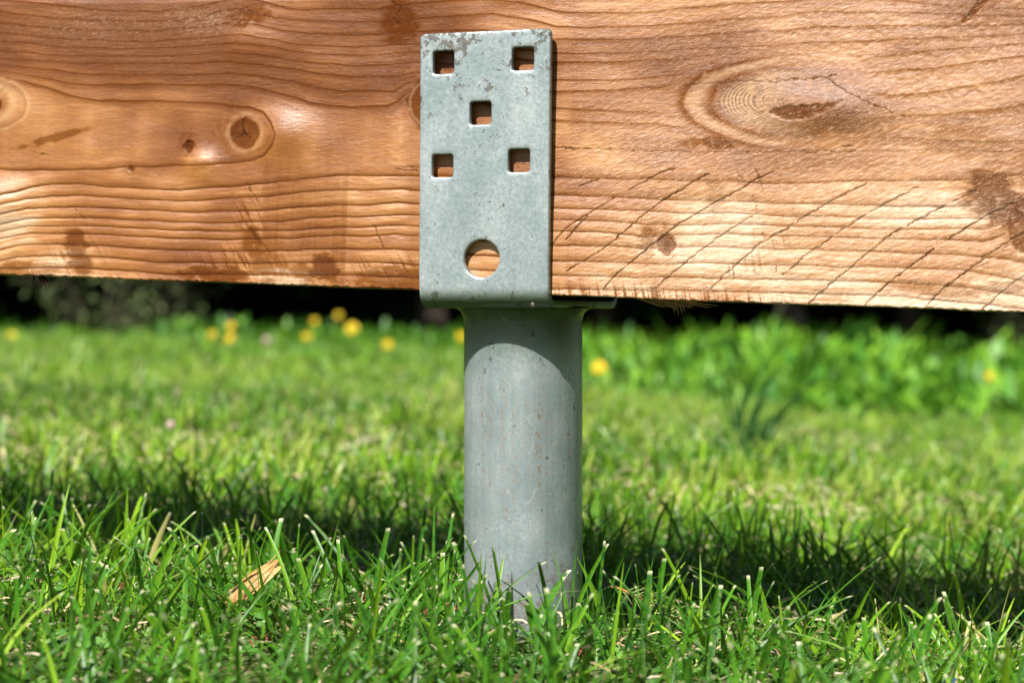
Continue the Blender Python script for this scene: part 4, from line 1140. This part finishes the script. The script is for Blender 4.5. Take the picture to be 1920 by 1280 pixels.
# low weeds between lawn and wood
V, Fq, T = [], [], []
r = random.Random(21)
for i in range(1050):
    right = r.uniform(-0.30, 0.30); Z = r.uniform(5.9 if right < 0.02 else 5.0, 8.5); x = right * Z + CAMX; y = Z + CAMY
    hf = (0.56 + 0.24 * (right > 0.02) + 0.45 * float(sstep(0.04, 0.16, right))) * (1 + (0.05 if right > 0.02 else 0.7) * float(sstep(6.9, 8.3, Z))) + 0.3 * float(fbm(np.array([x * 2.2]), np.array([y * 2.2]), 77, 2)[0])
    if right < -0.17: hf *= 0.7
    if right < 0.02: hf *= 0.85
    gz_ = float(ground_z(np.array([x]), np.array([y]))[0])
    big = r.random() < 0.35; slim = r.random() < 0.35
    for k_ in range(r.randint(11, 20)):
        k = len(V); zb = gz_ + r.uniform(0, 0.125) * hf * (0.3 + 0.7 * min(1, max(0, (Z - 5.0) / 2.2)))
        L = r.uniform(0.024, 0.062) * hf * (1.5 if big else 1) * (1.45 if slim else 1)
        V += leaf_verts((x + r.uniform(-.06, .06), y + r.uniform(-.06, .06), zb), r.uniform(0, 6.28), L, L * (r.uniform(0.10, 0.22) if slim else r.uniform(0.2, 0.42)), r.uniform(0.2, 1.3), r.uniform(0.0, 0.4), 3)
        Fq += leaf_faces(k, 3); T += [min(1, max(0, r.gauss(0.5 + 0.22 * (right > 0.03), 0.34)))] * (len(V) - k)
und = link('undergrowth', mesh_np('undergrowth', np.array(V), np.array(Fq), {'tint': np.array(T)}), weed_mat)
tag(und, 'low green leafy weeds where the lawn meets the dark wood', 'weeds', kind='stuff')

# a loose grey-green shrub at the left and long grass along the edge of the wood
t = NT('shrub_leaf'); shrub_mat = t.set(Base_Color=t.ramp(t.attr('tint'), [(0.0, (0.045, 0.075, 0.022)), (1.0, (0.16, 0.21, 0.075))]), Roughness=0.6)
for si, (sx_, sy_, sh, srad, lab) in enumerate([(-1.55, 6.75, 0.42, 0.50, 'loose grey green shrub in the shade at the left under the beam'), (2.05, 7.0, 0.40, 0.35, 'dim olive shrub at the right edge under the beam')]):
    e = empty('shrub', (sx_, sy_, gz1(sx_, sy_))); tag(e, lab, 'shrub', 'shrubs at the edge of the wood')
    V, Fq, T = [], [], []; st = []
    for b in range(26):
        a = r.random() * 6.28; R1 = srad * r.uniform(0.25, 1.0); top = Vector((math.cos(a) * R1, math.sin(a) * R1 * 0.8, sh * r.uniform(0.35, 1.0)))
        st.append(((math.cos(a) * 0.03, math.sin(a) * 0.03, -0.02), tuple(top), (0, 0, 0.04), 0.007, 0.007))
        for q in range(18):
            c = top * r.uniform(0.25, 1.02); k = len(V); L = r.uniform(0.03, 0.06)
            V += leaf_verts((c.x + r.uniform(-.05, .05), c.y + r.uniform(-.05, .05), c.z + r.uniform(-.03, .03)), r.uniform(0, 6.28), L, L * 0.35, r.uniform(-0.4, 0.9), 0.2, 3)
            Fq += leaf_faces(k, 3); T += [r.random()] * (len(V) - k)
    link('foliage', mesh_np('foliage', np.array(V), np.array(Fq), {'tint': np.array(T)}), shrub_mat, e)
    link('stems', strand_mesh('stems', st), NT_bark, e)
p = scatter(620, 5.2, 8.4, 0.6, 31)
n = len(p)
V, Fq, A, T = blades(p, np.clip(rng.normal(0.10, 0.035, n) * (0.62 + 0.38 * (p[:, 0] > 0.1)) * (0.5 + 0.8 * sstep(5.2, 7.0, p[:, 1] - CAMY)), 0.03, 0.2), rng.uniform(0.004, 0.009, n), rng.uniform(0, math.pi, n), np.abs(rng.normal(0, 0.25, n)), np.abs(rng.normal(0, 0.5, n)), np.clip(rng.normal(0.6, 0.25, n), 0, 0.95), 6, False, 0.15)
o = link('long_grass', mesh_np('long_grass', V, Fq, {'along': A * 0.9, 'tint': T}), grass_mat)
tag(o, 'longer uncut grass along the edge of the wood', 'grass', kind='stuff')

# a taller plant with two upright leaves, and loose grass stalks on the right
pl = empty('tall_weed', (0.745, 5.73, gz1(0.745, 5.73))); tag(pl, 'taller weed with two broad leaves spread in a V right of the post', 'plant')
for (az, L, w, rise) in ((R(168), 0.125, 0.042, 1.05), (R(12), 0.135, 0.045, 0.95), (R(-80), 0.09, 0.04, 0.7), (R(100), 0.08, 0.035, 0.8)):
    Vl = leaf_verts((0, 0, 0.045), az, L, w, rise, 0.05, 6)
    link('leaf', mesh_np('leaf', np.array(Vl), np.array(leaf_faces(0, 6)), {'tint': np.full(len(Vl), 0.9)}), weed_mat, pl)
link('stem', strand_mesh('stem', [((0, 0, -0.01), (0, 0, 0.06), (0.002, 0, 0), 0.007, 0.007)]), stem_mat, pl)
t = NT('dark_stalk'); stalk_mat = t.set(Base_Color=(0.020, 0.062, 0.012), Roughness=0.8, Specular_IOR_Level=0.1)
for i, (x, y, nb_, hs, lab) in enumerate([(0.335, 1.72, 16, 0.17, 'dark tuft of tall leaning grass right of the post, the taller of two'), (0.285, 1.45, 12, 0.09, 'low dark tuft of grass right of the post, in front of the taller tuft')]):
    e = empty('grass_tuft', (x, y, gz1(x, y))); tag(e, lab, 'grass tuft', 'dark tufts standing in the lawn')
    for q in range(nb_):
        hb = hs * r.uniform(0.45, 1.0); dx = r.uniform(-0.25, 0.75) * hb
        link('blade', strand_mesh('blade', [((r.uniform(-.015, .015), r.uniform(-.015, .015), -0.005), (dx, r.uniform(-.03, .03), hb), (-0.012, 0, 0.004), 0.0085, 0.0012)], 7), stalk_mat, e)
t = NT('white_clover_petal'); wcm = t.set(Base_Color=(0.46, 0.30, 0.28), Roughness=0.7)
for i, (x, y, z, lab) in enumerate([(-0.431, 1.28, 0.045, 'small pinkish white clover flower in the lawn left of the post'), (-0.75, 5.10, 0.09, 'faded beige flower head beside the low dandelion left of the post')]):
    e = empty('clover_flower', (x, y, gz1(x, y))); tag(e, lab, 'flower', 'pale flowers in the lawn')
    link('flower_head', noise_blob('flower_head', (0.0055 + i * 0.006, 0.0055 + i * 0.006, 0.005 + i * 0.006), 0.3, 4, 5 + i), wcm, e, (0, 0, z))
    link('stem', strand_mesh('stem', [((0, 0, -0.004), (0, 0, z), (0.003, 0, 0), 0.002, 0.002)]), stem_mat, e)

# ------------------------------------------------------------------ the dark conifer wood
t = NT('spruce_bark'); nn = t.noise(t.mapping(t.coord(), scale=(30, 30, 8)), 1.0, 5)
bark_mat = t.set(Base_Color=t.ramp(nn, [(0.3, (0.020, 0.014, 0.010)), (0.7, (0.075, 0.052, 0.036))]), Roughness=0.95, Normal=t.bump(nn, 1.0, 0.02))
t = NT('spruce_needles'); tn = t.attr('tint')
spruce_mat = t.set(Base_Color=t.ramp(tn, [(0.0, (0.012, 0.028, 0.010)), (0.6, (0.026, 0.058, 0.016)), (1.0, (0.050, 0.088, 0.026))]), Roughness=0.7)


def spray_quads(c, axis, up, L, W, n, g, V, Fq, T, tint):
    """one needle-covered twig: n narrow leaflets off both sides of an axis"""
    sd = axis.cross(up).normalized()
    for i in range(n):
        s = (i + 0.5) / n
        for q in (-1, 1):
            b = c + axis * (L * s); d = (axis * 0.6 + sd * q + up * g.uniform(-0.35, 0.15)).normalized(); w = W * (1 - 0.6 * s) * g.uniform(0.7, 1.2)
            k = len(V); h_ = axis * (L / n * 0.55)
            V += [tuple(b - h_), tuple(b + h_), tuple(b + d * w + h_ * 0.3), tuple(b + d * w - h_ * 0.3)]
            Fq.append((k, k + 1, k + 2, k + 3)); T += [tint] * 4


def spruce(seed, height, skirt, rad):
    g = random.Random(seed); V, Fq, T = [], [], []
    z = skirt
    while z < height - 0.3:
        f = (z - skirt) / (height - skirt); Lb = rad * (1 - f) ** 0.8 + 0.15; nbr = 9
        a0 = g.random() * 6.28
        for b in range(nbr):
            a = a0 + b * 6.283 / nbr + g.uniform(-0.25, 0.25); L = Lb * g.uniform(0.75, 1.12); dr = g.uniform(0.12, 0.32)
            n_ = max(4, int(L * 9))
            for i in range(n_):
                s = (i + 0.6) / n_
                c = Vector((math.cos(a) * L * s, math.sin(a) * L * s, z - dr * L * s * s + 0.05 * L * s))
                for q in (-1, 1):
                    ax = Vector((math.cos(a + q * 0.75), math.sin(a + q * 0.75), -0.25)).normalized()
                    spray_quads(c, ax, Vector((0, 0, 1)), g.uniform(0.16, 0.30) * (1.1 - 0.5 * s), 0.075, 4, g, V, Fq, T, min(1, max(0, g.gauss(0.45, 0.25))))
        z += g.uniform(0.20, 0.30)
    crown = mesh_np('crown', np.array(V), np.array(Fq), {'tint': np.array(T)}); crown.materials.append(spruce_mat)
    tv, tf = [], []; seg = 14
    lv = np.linspace(-0.05, height, 14)
    for i, z in enumerate(lv):
        rr_ = 0.045 * height / 6 * (1 - z / height) + 0.008 + 0.03 * math.exp(-max(z, 0) / 0.05)
        for k in range(seg):
            a = 6.283 * k / seg; w = 1 + 0.12 * math.sin(a * 5 + z * 3)
            tv.append((math.cos(a) * rr_ * w + 0.02 * math.sin(z * 1.3), math.sin(a) * rr_ * w, z))
    for i in range(13):
        for k in range(seg): tf.append((i * seg + k, i * seg + (k + 1) % seg, (i + 1) * seg + (k + 1) % seg, (i + 1) * seg + k))
    trunk = mesh_np('trunk', np.array(tv), np.array(tf)); trunk.materials.append(bark_mat)
    return crown, trunk


kinds = [spruce(1, 6.0, 0.95, 1.75), spruce(2, 5.2, 0.85, 1.6)]
trees = [(1.12, 7.30, 0, 0.3, 1.0, 'dark spruce trunk behind the bright weeds right of the post'), (1.72, 7.90, 1, 1.3, 1.0, 'thinner dark spruce trunk near the right edge'),
         (-1.50, 8.35, 1, 2.0, 1.05, 'dim spruce trunk in shade behind the left hand dandelions'), (-0.35, 8.05, 0, 4.0, 1.0, 'shaded spruce trunk just left of the steel tube'),
         (0.42, 8.65, 1, 5.0, 1.05, 'shaded spruce in the blackest part of the wood right of the tube'), (-2.6, 7.65, 0, 1.1, 1.1, 'spruce with low grey green branches at the far left'), (2.9, 7.75, 0, 2.7, 1.05, 'spruce standing outside the thin trunk at the far right'), (-3.9, 8.35, 1, 0.4, 1.2, 'outermost spruce of the row on the left'), (4.2, 8.45, 1, 3.3, 1.2, 'outermost spruce of the row on the right')]
for (x, y, k, rz, sc, lab) in trees:
    e = empty('spruce_tree', (x, y, gz1(x, y)), (0, 0, rz)); e.scale = (sc, sc, sc)
    tag(e, lab, 'tree', 'spruces at the edge of the lawn')
    link('crown', kinds[k][0], None, e); link('trunk', kinds[k][1], None, e)

# the wood behind them reads as one mass
g = random.Random(9); V, Fq, T = [], [], []
for i in range(11000):
    x = g.uniform(-9, 9); y = 9.2 + 6.5 * g.random(); z = 3.6 * g.random() ** 1.3 if i % 2 else 0.75 * g.random()
    a = g.random() * 6.28
    spray_quads(Vector((x, y, z)), Vector((math.cos(a), math.sin(a), -0.3)).normalized(), Vector((0, 0, 1)), g.uniform(0.35, 0.7), 0.26, 4, g, V, Fq, T, min(1, max(0, g.gauss(0.4, 0.25))))
wood = link('woodland', mesh_np('woodland', np.array(V), np.array(Fq), {'tint': np.array(T)}), spruce_mat)
tag(wood, 'dark mass of conifer branches behind the lawn', 'woodland', kind='stuff')
print('total tris', sum(len(m.loops) - 2 * len(m.polygons) for m in bpy.data.meshes))
